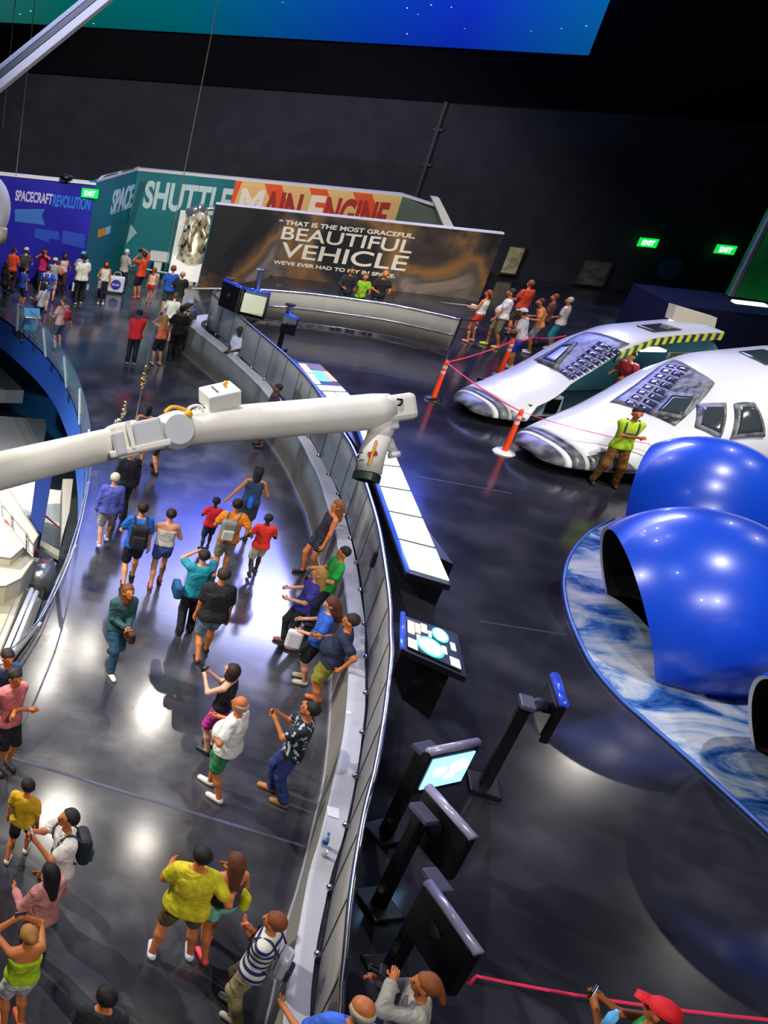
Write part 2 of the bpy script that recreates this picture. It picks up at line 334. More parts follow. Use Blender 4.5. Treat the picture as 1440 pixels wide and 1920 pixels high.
# back wall, upper band, side walls, ceiling
BW0 = np.array([8., 42., 0])
def bw(x, y, off=0.): return onp(x, y, BW0 + WN * off, WD)
a = BW0 - WD * 24; c = BW0 + WD * 42
mb = MB(); mb.prism([(a[0], a[1], -.3), (c[0], c[1], -.3), (c[0], c[1], 7.2), (a[0], a[1], 7.2)], -WN * .3); struct(mb.build('wall_back', M_backwall))
mb = MB(); mb.prism([np.array([a[0], a[1], 7.2]) + WN * .25, np.array([c[0], c[1], 7.2]) + WN * .25, np.array([c[0], c[1], 20]) + WN * .25, np.array([a[0], a[1], 20]) + WN * .25], -WN * .55); struct(mb.build('wall_upper', M_backdark))
mb = MB(); rr = c; e2 = c + WN * 42; mb.prism([rr, e2, e2 + [0, 0, 20], rr + [0, 0, 20]], WD * .3); struct(mb.build('wall_right', M_backdark))
mb = MB(); mb.prism([(-20, -14, 20), (46, -14, 20), (46, 56, 20), (-20, 56, 20)], (0, 0, .3)); struct(mb.build('ceiling', M_backdark))
q = bw(787, 344, .12); q2 = bw(838, 165, .3); 
mb = MB(); mb.tube([(q[0], q[1], 0), q, (q[0], q[1], 9.0)], .09, 8); mb.box([q[0], q[1], 7.35], (.5, .2, .12), [WD, WN, [0, 0, 1]]); mb.box([q[0], q[1], 6.2], (.35, .15, .1), [WD, WN, [0, 0, 1]]); mb.box([q[0], q[1], 4.9], (.35, .15, .1), [WD, WN, [0, 0, 1]])
tag(mb.build('conduit', mat('#3a3a40', .6, name='conduit_grey')), 'thin grey pipe climbing the dark back wall', 'pipe')

# projection screen (gives off light): blue below, a white glowing limb higher up
m = bpy.data.materials.new('projected_sky'); m.use_nodes = True; nt = m.node_tree; nt.nodes.clear()
out = nt.nodes.new('ShaderNodeOutputMaterial'); em = nt.nodes.new('ShaderNodeEmission'); nt.links.new(em.outputs[0], out.inputs[0])
tc = nt.nodes.new('ShaderNodeTexCoord'); sp = nt.nodes.new('ShaderNodeSeparateXYZ'); nt.links.new(tc.outputs['Generated'], sp.inputs[0])
def ramp(src, els):
    r = nt.nodes.new('ShaderNodeValToRGB'); e = r.color_ramp.elements
    while len(e) < len(els): e.new(.5)
    for i_, (p, c_) in enumerate(els): e[i_].position = p; e[i_].color = c_ if len(c_) == 4 else (*c_, 1)
    nt.links.new(src, r.inputs[0]); return r.outputs[0]
def mth(op, a_, b_=None):
    n_ = nt.nodes.new('ShaderNodeMath'); n_.operation = op
    for i_, s_ in enumerate((a_, b_)):
        if s_ is None: continue
        if isinstance(s_, (int, float)): n_.inputs[i_].default_value = s_
        else: nt.links.new(s_, n_.inputs[i_])
    return n_.outputs[0]
nz = nt.nodes.new('ShaderNodeTexNoise'); nz.inputs['Scale'].default_value = 3; nz.inputs['Detail'].default_value = 5; nt.links.new(tc.outputs['Generated'], nz.inputs['Vector'])
SX0 = bw(-420, 20, .6); SX1 = bw(1102, 106, .6); slen = np.dot(SX1 - SX0, WD)
hue = ramp(sp.outputs['X'], [(0., lin('#3c6a70')), (.27, lin('#2a6868')), (.42, lin('#00685f')), (.56, lin('#006878')), (.76, lin('#0844b8')), (.87, lin('#1030c8')), (1., lin('#0560a8'))])
z0s, z1s = 9.02, 18.6
vert = ramp(sp.outputs['Z'], [(0., (.55,) * 3), (.12, (.7,) * 3), (.35, (1.,) * 3), (.5, (1.,) * 3)])
glow = ramp(sp.outputs['Z'], [(.2, (0, 0, 0)), (.32, (.07, .09, .8)), (.6, (.3, .33, 1.4)), (.8, (.8, .85, 1.7)), (.96, (1.15, 1.2, 2.0))])
side = ramp(sp.outputs['X'], [(.2, (.25,) * 3), (.5, (.5,) * 3), (.7, (1.,) * 3), (.8, (3.0,) * 3), (1., (3.2,) * 3)])
stn = nt.nodes.new('ShaderNodeTexVoronoi'); stn.inputs['Scale'].default_value = 55; nt.links.new(tc.outputs['Generated'], stn.inputs['Vector'])
star = mth('MULTIPLY', mth('MULTIPLY', mth('LESS_THAN', stn.outputs['Distance'], .045), 4.), mth('LESS_THAN', sp.outputs['Z'], .3))
def mix(op, a_, b_):
    n_ = nt.nodes.new('ShaderNodeVectorMath'); n_.operation = op; nt.links.new(a_, n_.inputs[0]); nt.links.new(b_, n_.inputs[1]); return n_.outputs[0]
cmb = nt.nodes.new('ShaderNodeCombineXYZ'); [nt.links.new(star, cmb.inputs[i_]) for i_ in range(3)]
GLOWK = 5.0
sc_ = nt.nodes.new('ShaderNodeVectorMath'); sc_.operation = 'SCALE'; nt.links.new(mix('MULTIPLY', glow, side), sc_.inputs[0]); sc_.inputs['Scale'].default_value = GLOWK
tot = mix('ADD', mix('ADD', mix('MULTIPLY', hue, vert), sc_.outputs[0]), cmb.outputs[0])
nt.links.new(tot, em.inputs['Color']); em.inputs['Strength'].default_value = 1.0
# the screen's own frame: x along the wall, so Generated X runs along it
me = MB(); me.box((slen / 2, 0, (z1s - z0s) / 2), (slen, .1, z1s - z0s)); so = me.build('projection_screen', m)
so.location = (SX0[0], SX0[1], z0s); so.rotation_euler = (0, 0, math.atan2(WD[1], WD[0]))
tag(so, 'huge glowing blue and green projection screen hanging high on the back wall', 'screen')
# ------------------------------------------------------------------ mural walls
ZU = np.array([0, 0, 1.])
def panel(name, pts, m, parent, th=.04, off=0.):
    mb = MB(); mb.prism([np.asarray(p) + WN * off for p in pts], WN * th); return mb.build(name, m, parent)
# blue wall
BL0 = at(170, 545, 0)
def bl(x, y): return onp(x, y, BL0, WD)
r = bl(180, 347); l = r - WD * 9; H1 = r[2]
t = thing('mural_wall', 'blue mural wall lettered SPACECRAFT REVOLUTION, left of the teal wall', 'wall panel', (r[0], r[1], 0))
M_bluemural = noisy('blue_mural', [(.35, '#1d1a9c'), (.65, '#2623b4')], .6, (.5, .6))
panel('board', [(l[0], l[1], 0), (r[0], r[1], 0), (r[0], r[1], H1), (l[0], l[1], H1)], M_bluemural, t, -.3)
panel('top_trim', [(l[0], l[1], H1), (r[0], r[1], H1), (r[0], r[1], H1 + .08), (l[0], l[1], H1 + .08)], M_white, t, -.4, .05)
for pts, cc in [([(28, 392), (85, 392), (78, 404), (84, 422), (28, 415)], '#3f74c8'), ([(118, 432), (160, 440), (158, 466), (116, 456)], '#2c4fc0'), ([(65, 428), (110, 435), (112, 450), (92, 447), (92, 455), (65, 445)], '#2a52c4')]:
    panel('arrow', [bl(*p) for p in pts], mat(cc, .6), t, .012, .0)
def tx(name, body, fn, p0, p1, p2, m, parent, off=.0, bold=.02, gap=1., shear=0.):
    """p0 bottom left, p1 bottom right, p2 top left (measured on the wall)"""
    a_, b_, c_ = fn(*p0), fn(*p1), fn(*p2); x = b_ - a_; y = c_ - a_
    h_ = np.dot(y, ZU); wd_ = np.dot(x, WD) if abs(np.dot(N(x), WD)) > .9 else np.linalg.norm(x[:2])
    xd = x * [1, 1, 0] if abs(np.dot(N(x), WD)) <= .9 else WD
    return text(name, body, a_ + np.cross(N(xd), ZU) * off, xd, ZU, h_, wd_, m, parent, .02, bold, shear, gap)
tx('lettering', 'SPACECRAFT', bl, (28, 376), (97, 386), (29, 356), mat('#c9c6e6', .6), t, bold=.03)
tx('lettering', 'REVOLUTION', bl, (98, 387), (168, 396), (99, 364), mat('#2f7fe0', .6), t, bold=.03)
# teal and orange wall of the engine exhibit
H2 = 4.02
MU0 = at(250, 320, 4.0)
def mu(x, y): return onp(x, y, MU0, WD)
t = thing('engine_mural_wall', 'teal and orange mural wall with big letters SPACE SHUTTLE MAIN ENGINE', 'wall panel', (MU0[0], MU0[1], 0))
P1 = mu(258, 320); P2 = mu(443, 334); P3 = mu(757, 362)
C0 = np.array([r[0], r[1], 0])
M_teal = noisy('teal_mural', [(.35, '#04626b'), (.65, '#0b7a80')], .5, (.5, .6))
def vpan(name, a_, b_, z0_, z1_, m, parent, th=.3, sgn=-1):
    d_ = N((b_ - a_) * [1, 1, 0]); n_ = np.array([d_[1], -d_[0], 0]); mb = MB(); mb.prism([(a_[0], a_[1], z0_), (b_[0], b_[1], z0_), (b_[0], b_[1], z1_), (a_[0], a_[1], z1_)], n_ * th * sgn); return mb.build(name, m, parent)
C1 = P1 * [1, 1, 0]
vpan('angled_board', C0, C1, 0, H2, M_teal, t)
vpan('teal_board', C1, P2 * [1, 1, 0], 0, H2, M_teal, t)
vpan('orange_board', P2 * [1, 1, 0], P3 * [1, 1, 0], 0, H2, mat('#e8bd78', .6), t)
# chevrons on the orange board
for (xa, xb) in [(443, 452), (497, 530), (583, 618), (668, 705)]:
    a0, a1 = mu(xa, 340), mu(xb, 340); b0, b1 = mu(xa + 34, 400), mu(xb + 34, 400)
    if xa == 443: pts = [np.array([P2[0], P2[1], H2 - .02]), np.array([*(P2 + WD * .25)[:2], H2 - .02]), np.array([*(P2 + WD * .0)[:2], 2.2])]
    else: pts = [np.array([*a0[:2], H2 - .02]), np.array([*a1[:2], H2 - .02]), np.array([*(a1 + WD * 1.0)[:2], H2 - 1.7]), np.array([*(a0 + WD * 1.0)[:2], H2 - 1.7])]
    panel('chevron', pts, mat('#e8531d', .6), t, .012, 0)
panel('end_board', [np.array([*P3[:2], 0]), np.array([*(P3 + WD * 1.9)[:2], 0]), np.array([*(P3 + WD * 1.9)[:2], H2 - 1.15]), np.array([*(P3 + WD * 1.2)[:2], H2 - .35]), np.array([*P3[:2], H2])], mat('#5b6a60', .6), t, -.3)
mb = MB(); q = P3 + WD * .7; mb.prism([np.array([*(P3 + WD * .9)[:2], H2 + .12]), np.array([*(P3 + WD * 1.15)[:2], H2 + .12]), np.array([*(P3 + WD * 2.5)[:2], H2 - 1.5]), np.array([*(P3 + WD * 2.1)[:2], H2 - 1.5])], WN * .5); mb.build('slanted_cap', M_white, t)
mb = MB(); mb.prism([np.array([*C1[:2], H2]), np.array([*P3[:2], H2]), np.array([*(P3 + WD * 1.2)[:2], H2 - .25]), np.array([*(P3 + WD * 1.2)[:2], H2 - .17]), np.array([*P3[:2], H2 + .09]), np.array([*C1[:2], H2 + .09])], -WN * .35); mb.build('top_trim', mat('#d9d6cf', .5), t)
d_ = C1 - C0; mb = MB(); back = -WN * 1.3
mb.prism([C0 + ZU * H2, C1 + ZU * H2, C1 + ZU * H2 + back * .6, C0 + ZU * H2 + back], ZU * .07); mb.build('roof_slab', mat('#cfcdc0', .5), t)
for s_ in (.12, .55):
    mb = MB(); u_ = C0 + d_ * s_ + back * .18 + ZU * (H2 + .071); v_ = d_ * .33; mb.prism([u_, u_ + v_, u_ + v_ + back * .4, u_ + back * .5], ZU * .01); mb.build('roof_panel', mat('#4c5a48', .5), t)
def an(x, y): return onp(x, y, C0, N(C1 - C0))
tx('lettering', 'SPACE', an, (206, 404), (245, 393), (211, 358), mat('#b9d4dc', .6), t, off=.0, bold=.03)
tx('lettering', 'SHUTTLE', mu, (266, 390), (428, 402), (270, 337), mat('#c2d6d8', .6), t, bold=.035)
tx('lettering', 'M', mu, (441, 412), (484, 416), (446, 352), mat('#f6e8dc', .6), t, bold=.04)
tx('lettering', 'AIN', mu, (484, 416), (556, 421), (488, 356), mat('#a3282a', .6), t, bold=.04)
tx('lettering', 'E', mu, (570, 422), (598, 425), (574, 364), mat('#f6e8dc', .6), t, bold=.04)
tx('lettering', 'NGINE', mu, (600, 425), (716, 436), (604, 367), mat('#b03028', .6), t, bold=.04)
panel('arrow', [mu(*p) for p in [(245, 420), (257, 436), (236, 458)]], mat('#8fb5b0', .6), t, .012)
panel('dark_band', [mu(*p) for p in [(262, 340), (276, 340), (262, 380), (240, 455), (220, 470), (246, 400)]], mat('#07525f', .6), t, .004)
mb = MB(); nn_ = np.cross(N(C1 - C0), ZU); mb.prism([an(*p) + nn_ * .01 for p in [(183, 432), (197, 427), (196, 441), (183, 446)]], nn_ * .02); mb.build('orange_label', mat('#f09a1a', .5), t)
mb = MB(); mb.prism([an(*p) + nn_ * .01 for p in [(197, 427), (207, 423), (205, 437), (196, 441)]], nn_ * .02); mb.build('pale_label', mat('#9fd0dc', .5), t)
# speaker box above the join
q = bl(125, 337) + ZU * .1
mb = MB(); mb.sphere(q + WN * .1, .28, 14, 8, (1, .7, .45)); mb.box(q - ZU * .12, (.12, .12, .2)); tag(mb.build('loudspeaker', M_black, smooth=True), 'round black loudspeaker sitting on top of the blue wall', 'speaker')
# quote wall
PB0 = at(370, 545, 0)
def pb(x, y): return onp(x, y, PB0, WD)
HP = 3.35; pl = pb(405, 383) * [1, 1, 0]; pr = pb(945, 440) * [1, 1, 0]
M_neb = noisy('nebula_print', [(.3, '#0d0c10'), (.44, '#1c191c'), (.5, '#4a3c32'), (.56, '#8a602c'), (.61, '#4c4642'), (.7, '#a08a7c')], .3, (.5, .6), detail=9, distort=.8)
t = thing('quote_wall', 'dark starry wall reading THAT IS THE MOST GRACEFUL BEAUTIFUL VEHICLE', 'wall panel', pl)
vpan('board', pl, pr, 0, HP, M_neb, t, .25)
vpan('top_trim', pl - WN * .0, pr, HP, HP + .05, mat('#e8e6ea', .4), t, .28)
vpan('end_trim', pl - WD * .04, pl, 0, HP, mat('#0f6a74', .4), t, .28)
MT = mat('#e4dccb', .6)
tx('lettering', '“ THAT IS THE MOST GRACEFUL,', pb, (522, 421), (778, 445), (524, 411), MT, t, bold=.03, off=.0)
tx('lettering', 'BEAUTIFUL', pb, (526, 448), (771, 473), (529, 424), MT, t, bold=.012)
tx('lettering', 'VEHICLE', pb, (523, 481), (759, 508), (526, 453), MT, t, bold=.012)
tx('lettering', "WE'VE EVER HAD TO FLY IN SPACE.", pb, (512, 494), (741, 520), (513, 487), MT, t, bold=.03)

# ------------------------------------------------------------------ rocket engine on a plinth
EP = at(352, 520, 0); E0 = onp(352, 521, MU0 + WN * .9, WD) * [1, 1, 0]
e0 = E0
t = thing('engine_plinth', 'white lit plinth under the rocket engine, beside the teal wall', 'plinth', e0)
u_, v_ = WD, WN
mb = MB(); mb.box(e0 + ZU * .55, (1.5, .9, .75), [WD, WN, ZU]); mb.build('box', mat('#f2efe8', .4, emit=.35), t)
for s_ in (-.6, 0, .6):
    mb = MB(); mb.box(e0 + WD * s_ + ZU * .09, (.5, .9, .17), [WD, WN, ZU]); mb.build('base_block', mat('#d8d4c8', .5), t)
M_eng = noisy('engine_metal', [(.35, '#3a3428'), (.45, '#c8b98e'), (.62, '#fbf2d8')], 3.5, (.25, .4), metal=.35)
t = thing('rocket_engine', 'tall gold and silver rocket engine covered in pipes, in front of the teal wall', 'rocket engine', e0 + ZU * .93)
B = e0 + ZU * .93; rs = random.Random(3)
mb = MB(); mb.lathe([(.62, 0), (.55, .35), (.42, .7), (.26, 1.0), (.16, 1.15), (.2, 1.3), (.3, 1.5), (.3, 1.75), (.12, 1.9), (.001, 1.92)], B, n=28); mb.build('nozzle', M_eng, t, smooth=True)
for k in range(9):
    a_ = k * 2 * math.pi / 9; mb = MB()
    pts = [B + np.array([math.cos(a_ + j * .25 * (1 if k % 2 else -1)) * rr_, math.sin(a_ + j * .25) * rr_, zz]) for j, (rr_, zz) in enumerate([(.58, .5), (.62, .9), (.5, 1.2), (.42, 1.5), (.25, 1.8)])]
    mb.tube([p for p in cat_rom(pts, 4)], rs.choice([.05, .07, .09]), 8); mb.build('pipe', M_eng, t, smooth=True)
for k in range(12):
    a_ = rs.uniform(0, 6.28); zz = rs.uniform(.5, 1.7); mb = MB(); c_ = B + np.array([math.cos(a_) * .48, math.sin(a_) * .48, zz])
    mb.box(c_, (rs.uniform(.1, .25), rs.uniform(.1, .2), rs.uniform(.1, .35))) if k % 2 else mb.sphere(c_, rs.uniform(.1, .18), 10, 6)
    mb.build('pump', M_eng, t, smooth=not k % 2)
mb = MB(); mb.lathe([(.001, 0), (.14, 0), (.16, .2), (.1, .35), (.001, .4)], B + ZU * 1.85 - WD * .1, n=16); mb.tube([B + ZU * 1.85 - WD * .6, B + ZU * 2.0 - WD * .2, B + ZU * 1.95], .12, 10); mb.tube(cat_rom([B + ZU * 1.5 + WD * .1, B + ZU * 2.0 + WD * .15, B + ZU * 2.05 + WD * .55, B + ZU * 1.7 + WD * .65], 5), .09, 10); mb.build('feed_line', mat('#b8b4aa', .3, .8), t, smooth=True)
mb = MB(); q = mu(325, 500) * [1, 1, 0] + WN * .5; mb.box(q + ZU * 1.45, (.28, .1, 2.6), [WD, WN, ZU]); o = mb.build('standing_panel', mat('#e6e4df', .4, emit=.15)); tag(o, 'narrow upright white panel between teal wall and rocket engine', 'panel')
mb = MB(); q = mu(297, 500) * [1, 1, 0] + WN * 1.0; mb.box(q + ZU * .95, (.75, .3, .35), [WD, WN, ZU]); mb.box(q + ZU * .4, (.3, .2, .8), [WD, WN, ZU]); tag(mb.build('reading_desk', mat('#dcdcd6', .5)), 'small white reading desk at the foot of the teal wall', 'desk')
mb = MB(); a0 = mu(275, 492); a1 = mu(318, 500); mb.tube([a0 + WN * 1.2, a1 + WN * 1.2], .03, 8); mb.tube([a0 + WN * 1.2, (a0 + WN * 1.2) * [1, 1, 0]], .02, 6); mb.tube([a1 + WN * 1.2, (a1 + WN * 1.2) * [1, 1, 0]], .02, 6); tag(mb.build('barrier_rail', M_white, smooth=True), 'short white rail in front of the engine exhibit', 'rail')

# ------------------------------------------------------------------ exit signs, wall posters
def exit_sign(c, label, wdt=.62, hgt=.32):
    t = thing('exit_sign', label, 'sign', c, 'green exit signs')
    mb = MB(); mb.box(c, (wdt, .08, hgt), [WD, WN, ZU]); mb.build('case', mat('#0aa83a', .4, emit=1.6), t)
    text('lettering', 'EXIT', c - WD * wdt * .32 - ZU * hgt * .28 + WN * .041, WD, ZU, hgt * .56, wdt * .64, mat('#d8ffe0', .4, emit=3.), t, .01, .03)
    return t
exit_sign(bl(169, 362) + WN * .06, 'green exit sign on the blue wall beside the teal corner')
exit_sign(bw(1215, 455, .3), 'left one of the two green exit signs on the dark back wall')
exit_sign(bw(1360, 468, .3), 'right one of the two green exit signs on the dark back wall')
def poster(px, py, wd_, hg_, c1, label, off=.25):
    c = bw(px, py, off); t = thing('framed_poster', label, 'poster', c)
    mb = MB(); mb.box(c, (wd_, .05, hg_), [WD, WN, ZU]); mb.build('frame', mat('#3c382e', .6), t)
    mb = MB(); mb.box(c + WN * .03, (wd_ * .84, .02, hg_ * .88), [WD, WN, ZU]); mb.build('print', noisy('poster_print', [(.35, c1[0]), (.6, c1[1])], 4., (.6, .7)), t)
poster(961, 488, .62, 1.15, ('#8a8266', '#cfc49e'), 'narrow pale poster on the dark wall beside the quote wall')
poster(1113, 512, 1.05, 1.0, ('#3e4448', '#6a6f6c'), 'dim grey poster on the dark wall below the exit signs')
c = bw(1256, 503, .25); mb = MB(); mb.lathe([(.001, .05), (.42, .05), (.42, 0)], c, WN, 24); o = mb.build('round_sign', mat('#1f5f80', .5), smooth=False); tag(o, 'round dull blue sign low on the dark wall between the exit signs', 'sign')
c = bw(1190, 575, .3); mb = MB(); mb.box(c, (1.9, .1, .05), [WD, WN, ZU]); struct(mb.build('trim_6', M_dark))
# green hung panel at right and the dark block with lit sign
gp = at(1371, 555, 2.6); 
g1 = onp(1440, 417, gp, N(np.array([1, .05, 0])));
GP = thing('green_panel', 'tall green lit hanging panel cut by the right edge of the view', 'panel', (gp[0], gp[1], 0))
mb = MB(); mb.prism([gp, gp + np.array([5, -1.2, -.3]), gp + np.array([6.5, -1.5, 6]), gp + (g1 - gp) * 2.6], (0, .25, 0)); mb.build('board', noisy('green_board', [(.35, '#0b4a24'), (.65, '#127a34')], .8, (.5, .6), emit=.18), GP)
mb = MB(); mb.tube([gp, gp + (g1 - gp) * 2.6], .09, 6); mb.build('edge_trim', mat('#9aa79b', .5), GP)
b0 = at(1262, 640, ZR); 
cb = np.array([21.8, 25.6, 0])
t = thing('booth', 'dark blue boxy booth behind the white nose models', 'booth', (cb[0], cb[1], ZR))
q1 = onp(1262, 572, (24, 27, 0), WD); q2 = onp(1262, 655, (24, 27, 0), WD)
mb = MB(); mb.prism([np.array([q1[0], q1[1], ZR]), np.array([q1[0] + 9, q1[1] - 2.4, ZR]), np.array([q1[0] + 9, q1[1] - 2.4, q1[2]]), np.array([q1[0], q1[1], q1[2]])], (.6, 2.6, 0)); mb.build('shell', mat('#0d1230', .5), t)
q3 = onp(1402, 575, (23.9, 26.7, 0), WD); mb = MB(); mb.box(q3 + [0, 0, .1], (.8, .3, .06), [WD, WN, ZU]); mb.build('lamp_panel', mat('#fff0d8', .4, emit=1.2), t)

# ------------------------------------------------------------------ shuttle nose models
M_shell = mat('#e9e8e6', .28, coat=.3, name='white_shell')
M_tile = noisy('printed_tile_band', [(.35, '#3a3b40'), (.5, '#8c8d92'), (.62, '#62636a')], 5., (.3, .45), detail=3)
M_nosecap = noisy('grey_nose_cap', [(.4, '#3c3d42'), (.6, '#77787d')], 4., (.3, .4))
S_ = np.array([0, .1, .25, .5, 1.0, 1.6, 2.15, 2.8, 3.4, 4.3, 6.0, 9.0])
T_ = np.array([.28, .38, .45, .54, .7, .9, 1.12, 1.55, 2.0, 2.35, 2.5, 2.55])
W_ = np.array([.25, .5, .68, .88, 1.1, 1.3, 1.45, 1.6, 1.75, 1.9, 2.05, 2.1])
C_ = np.array([.24, .22, .22, .24, .28, .34, .42, .55, .7, .8, .8, .8])
class Nose:
    def __init__(s, org, ang, k=1.):
        s.o = np.array([*org, ZR]); s.u = np.array([math.cos(ang), math.sin(ang), 0]); s.v = np.array([math.sin(ang), -math.cos(ang), 0]); s.k = k
    def surf(s, x, ph, off=0.):     # ph 0 far bottom .. 90 top .. 180 near bottom
        T = np.interp(x, S_, T_); Wd = np.interp(x, S_, W_); Cc = np.interp(x, S_, C_); a_ = math.radians(ph)
        e = .75; cs = math.cos(a_); sn = math.sin(a_)
        y = -Wd * math.copysign(abs(cs) ** e, cs) ; z = Cc + (T - Cc) * abs(sn) ** .9 if sn > 0 else Cc
        if 90 < ph: pass
        p = s.o + (s.u * x + s.v * y + ZU * z) * s.k
        if off:
            c_ = s.o + (s.u * x + ZU * (Cc + .3)) * s.k; p = p + N(p - c_) * off
        return p
    def patch(s, quad, name, m, parent, off=.042, n=8, th=.02):
        """quad: four (x, ph) corners; a curved patch lying on the shell"""
        q = [np.array(c, float) for c in quad]; G = []
        for i in range(n + 1):
            row = []
            for j in range(n + 1):
                a_, b_ = i / n, j / n
                c_ = q[0] * (1 - a_) * (1 - b_) + q[1] * a_ * (1 - b_) + q[2] * a_ * b_ + q[3] * (1 - a_) * b_; row.append(s.surf(c_[0], c_[1], off))
            G.append(row)
        mb = MB(); mb.grid(G); o = mb.build(name, m, parent, smooth=True)
        if th: md = o.modifiers.new('solid', 'SOLIDIFY'); md.thickness = th; md.offset = 0
        return o
def nose(n_, label, cut):
    t = thing('shuttle_nose_model', label, 'spacecraft model', n_.o, 'white spacecraft nose models')
    xs = np.r_[np.linspace(0, .3, 5), np.linspace(.5, 9, 35)]
    def rng(x):
        if not cut or x < 1.0: return 180.
        return float(np.interp(x, [1.0, 1.25, 2.3, 3.7, 5.0, 9.0], [180, 140, 109, 100, 97, 97]))
    xe = 6.3 if cut else 9.
    xs = xs[xs <= xe]
    for (xa, xb, m_, nm_) in [(0, .32, M_nosecap, 'nose_cap'), (.32, .42, M_shell, 'white_band'), (.42, .62, M_nosecap, 'nose_cap'), (.62, xe, M_shell, 'shell')]:
        xx = [x for x in xs if xa < x < xb]; xx = [xa] + xx + [xb]
        mb = MB(); mb.grid([[n_.surf(x, p) for p in np.linspace(0, rng(x), 41)] for x in xx]); o = mb.build(nm_, m_, t, smooth=True)
        md = o.modifiers.new('solid', 'SOLIDIFY'); md.thickness = .05; md.offset = 0
    mb = MB(); mb.grid([[n_.surf(x, p) for p in (0, 180)] for x in xs if x < 1.05 or not cut]); mb.build('underside', M_black, t)
    b_ = [n_.surf(x, 180) for x in xs if x < 1.05 or not cut]; f_ = [n_.surf(x, 0) for x in xs]
    mb = MB(); loop = b_[::-1] + f_
    inn = [p * [1, 1, 0] + n_.u * [.25, .25, 0] + [0, 0, ZR] for p in loop]
    c_ = np.mean([p for p in inn], 0); inn = [c_ + (p - c_) * [.93, .9, 1] for p in inn]
    mb.strip(loop, inn); mb.build('skirt', M_black, t)
    # nose cap and bands
    n_.patch([(.68, 112), (.95, 118), (1.5, 174), (.68, 176)] if not cut else [(.66, 140), (.7, 141), (.95, 172), (.66, 174)], 'grey_wedge', M_nosecap, t, .045)
    return t
na = Nose((14.2, 21.15), math.radians(8), .94); nb = Nose((14.2, 18.45), math.radians(8), 1.02)
NA = nose(na, 'far white spacecraft nose model, cut open at the side to show its cabin', True)
NB = nose(nb, 'near white spacecraft nose model with three dark cockpit windows, beside the blue domes', False)
M_pane = mat('#3c4448', .08, 0., coat=.6, name='cockpit_glass')
M_frame = noisy('window_frame_print', [(.4, '#55565a'), (.6, '#8e8f92')], 8., (.4, .5))
M_rt, M_rd = mat('#9a98c8', .15, .8, name='reflective_tile'), mat('#77759c', .15, .8, name='reflective_tile_dark')
for n_, T__, band, r0, r1 in ((na, NA, [(2.42, 61), (3.66, 67), (3.72, 97), (2.28, 105)], (2.3, 92), (3.4, 88)), (nb, NB, [(2.2, 72), (3.78, 62), (3.38, 97), (2.38, 116)], (2.27, 82), (3.5, 69))):
    n_.patch(band, 'tile_band', M_tile, T__, .04, 12)
    for i in range(8):
        a_ = (i + .15) / 8; b_ = (i + .8) / 8
        for k_ in range(2):
            x0, x1 = r0[0] + (r1[0] - r0[0]) * a_, r0[0] + (r1[0] - r0[0]) * b_; p0, p1 = [r0[1] + (r1[1] - r0[1]) * s_ + k_ * 8 for s_ in (a_, b_)]
            n_.patch([(x0, p0), (x1, p1), (x1, p1 + 6.5), (x0, p0 + 6.5)], 'reflective_tile', (M_rt, M_rd)[k_], T__, .056, 3)
def win(n_, q, T__):
    q = np.array(q, float); c_ = q.mean(0)
    o = n_.patch(q, 'window', M_frame, T__, .06, 6, .05)
    n_.patch(c_ + (q - c_) * .74, 'pane', M_pane, o, .092, 6, .01)
win(nb, [(2.3, 95), (2.84, 89), (3.06, 99), (2.54, 111)], NB)
win(nb, [(2.6, 124), (2.9, 105), (3.2, 115), (2.86, 145)], NB)
win(nb, [(3.0, 148), (3.28, 118), (3.54, 123), (3.54, 154)], NB)
win(na, [(2.36, 70), (3.1, 68), (3.18, 78), (2.32, 90)], NA)
n_ = nb; n_.patch([(4.7, 80), (4.5, 94), (5.2, 94), (5.3, 80)], 'roof_window', M_pane, NB, .05)
na.patch([(4.5, 84), (4.5, 92), (5.3, 92), (5.2, 84)], 'roof_window', M_pane, NA, .05)
# cabin of the far model
M_cab = mat('#3f6a78', .5, name='cabin_teal')
def nl(n_, x, y, z): return n_.o + (n_.u * x + n_.v * y + ZU * z) * n_.k
mb = MB(); mb.box(nl(na, 3.75, -.4, .12), (4.9, 1.9, .1), [na.u, na.v, ZU]); mb.build('cabin_floor', mat('#20303a', .5), NA)
mb = MB(); mb.prism([nl(na, 6.2, -1.7, .1), nl(na, 6.2, 1.4, .1), nl(na, 6.2, 1.4, 1.5), nl(na, 6.2, .3, 2.2), nl(na, 6.2, -1.2, 2.1)], na.u * .08); mb.build('rear_bulkhead', M_cab, NA)
mb = MB(); mb.box(nl(na, 1.15, -.1, .38), (.08, 1.9, .5), [na.u, na.v, ZU]); mb.build('front_bulkhead', mat('#0c1418', .5), NA)
mb = MB(); mb.prism([nl(na, 1.3, -.95, .2), nl(na, 6.2, -1.4, .2), nl(na, 6.2, -1.4, 1.7), nl(na, 3.6, -1.35, 1.5), nl(na, 2.3, -1.0, .8)], -na.v * .05); mb.build('inner_lining', M_cab, NA)
mb = MB(); mb.prism([nl(na, 1.7, .6, .2), nl(na, 2.4, .6, .2), nl(na, 2.3, .6, .75), nl(na, 1.9, .6, .8)], -na.v * 1.2); o = mb.build('console', mat('#9db4b8', .4), NA)
mb = MB(); mb.box(nl(na, 2.05, .63, .5), (.35, .03, .36), [na.u, na.v, ZU]); mb.build('console_screen', M_black, o)
mb = MB(); mb.box(nl(na, 5.3, .5, 1.7), (.75, .08, .5), [na.u, na.v, ZU]); o = mb.build('display', M_black, NA)
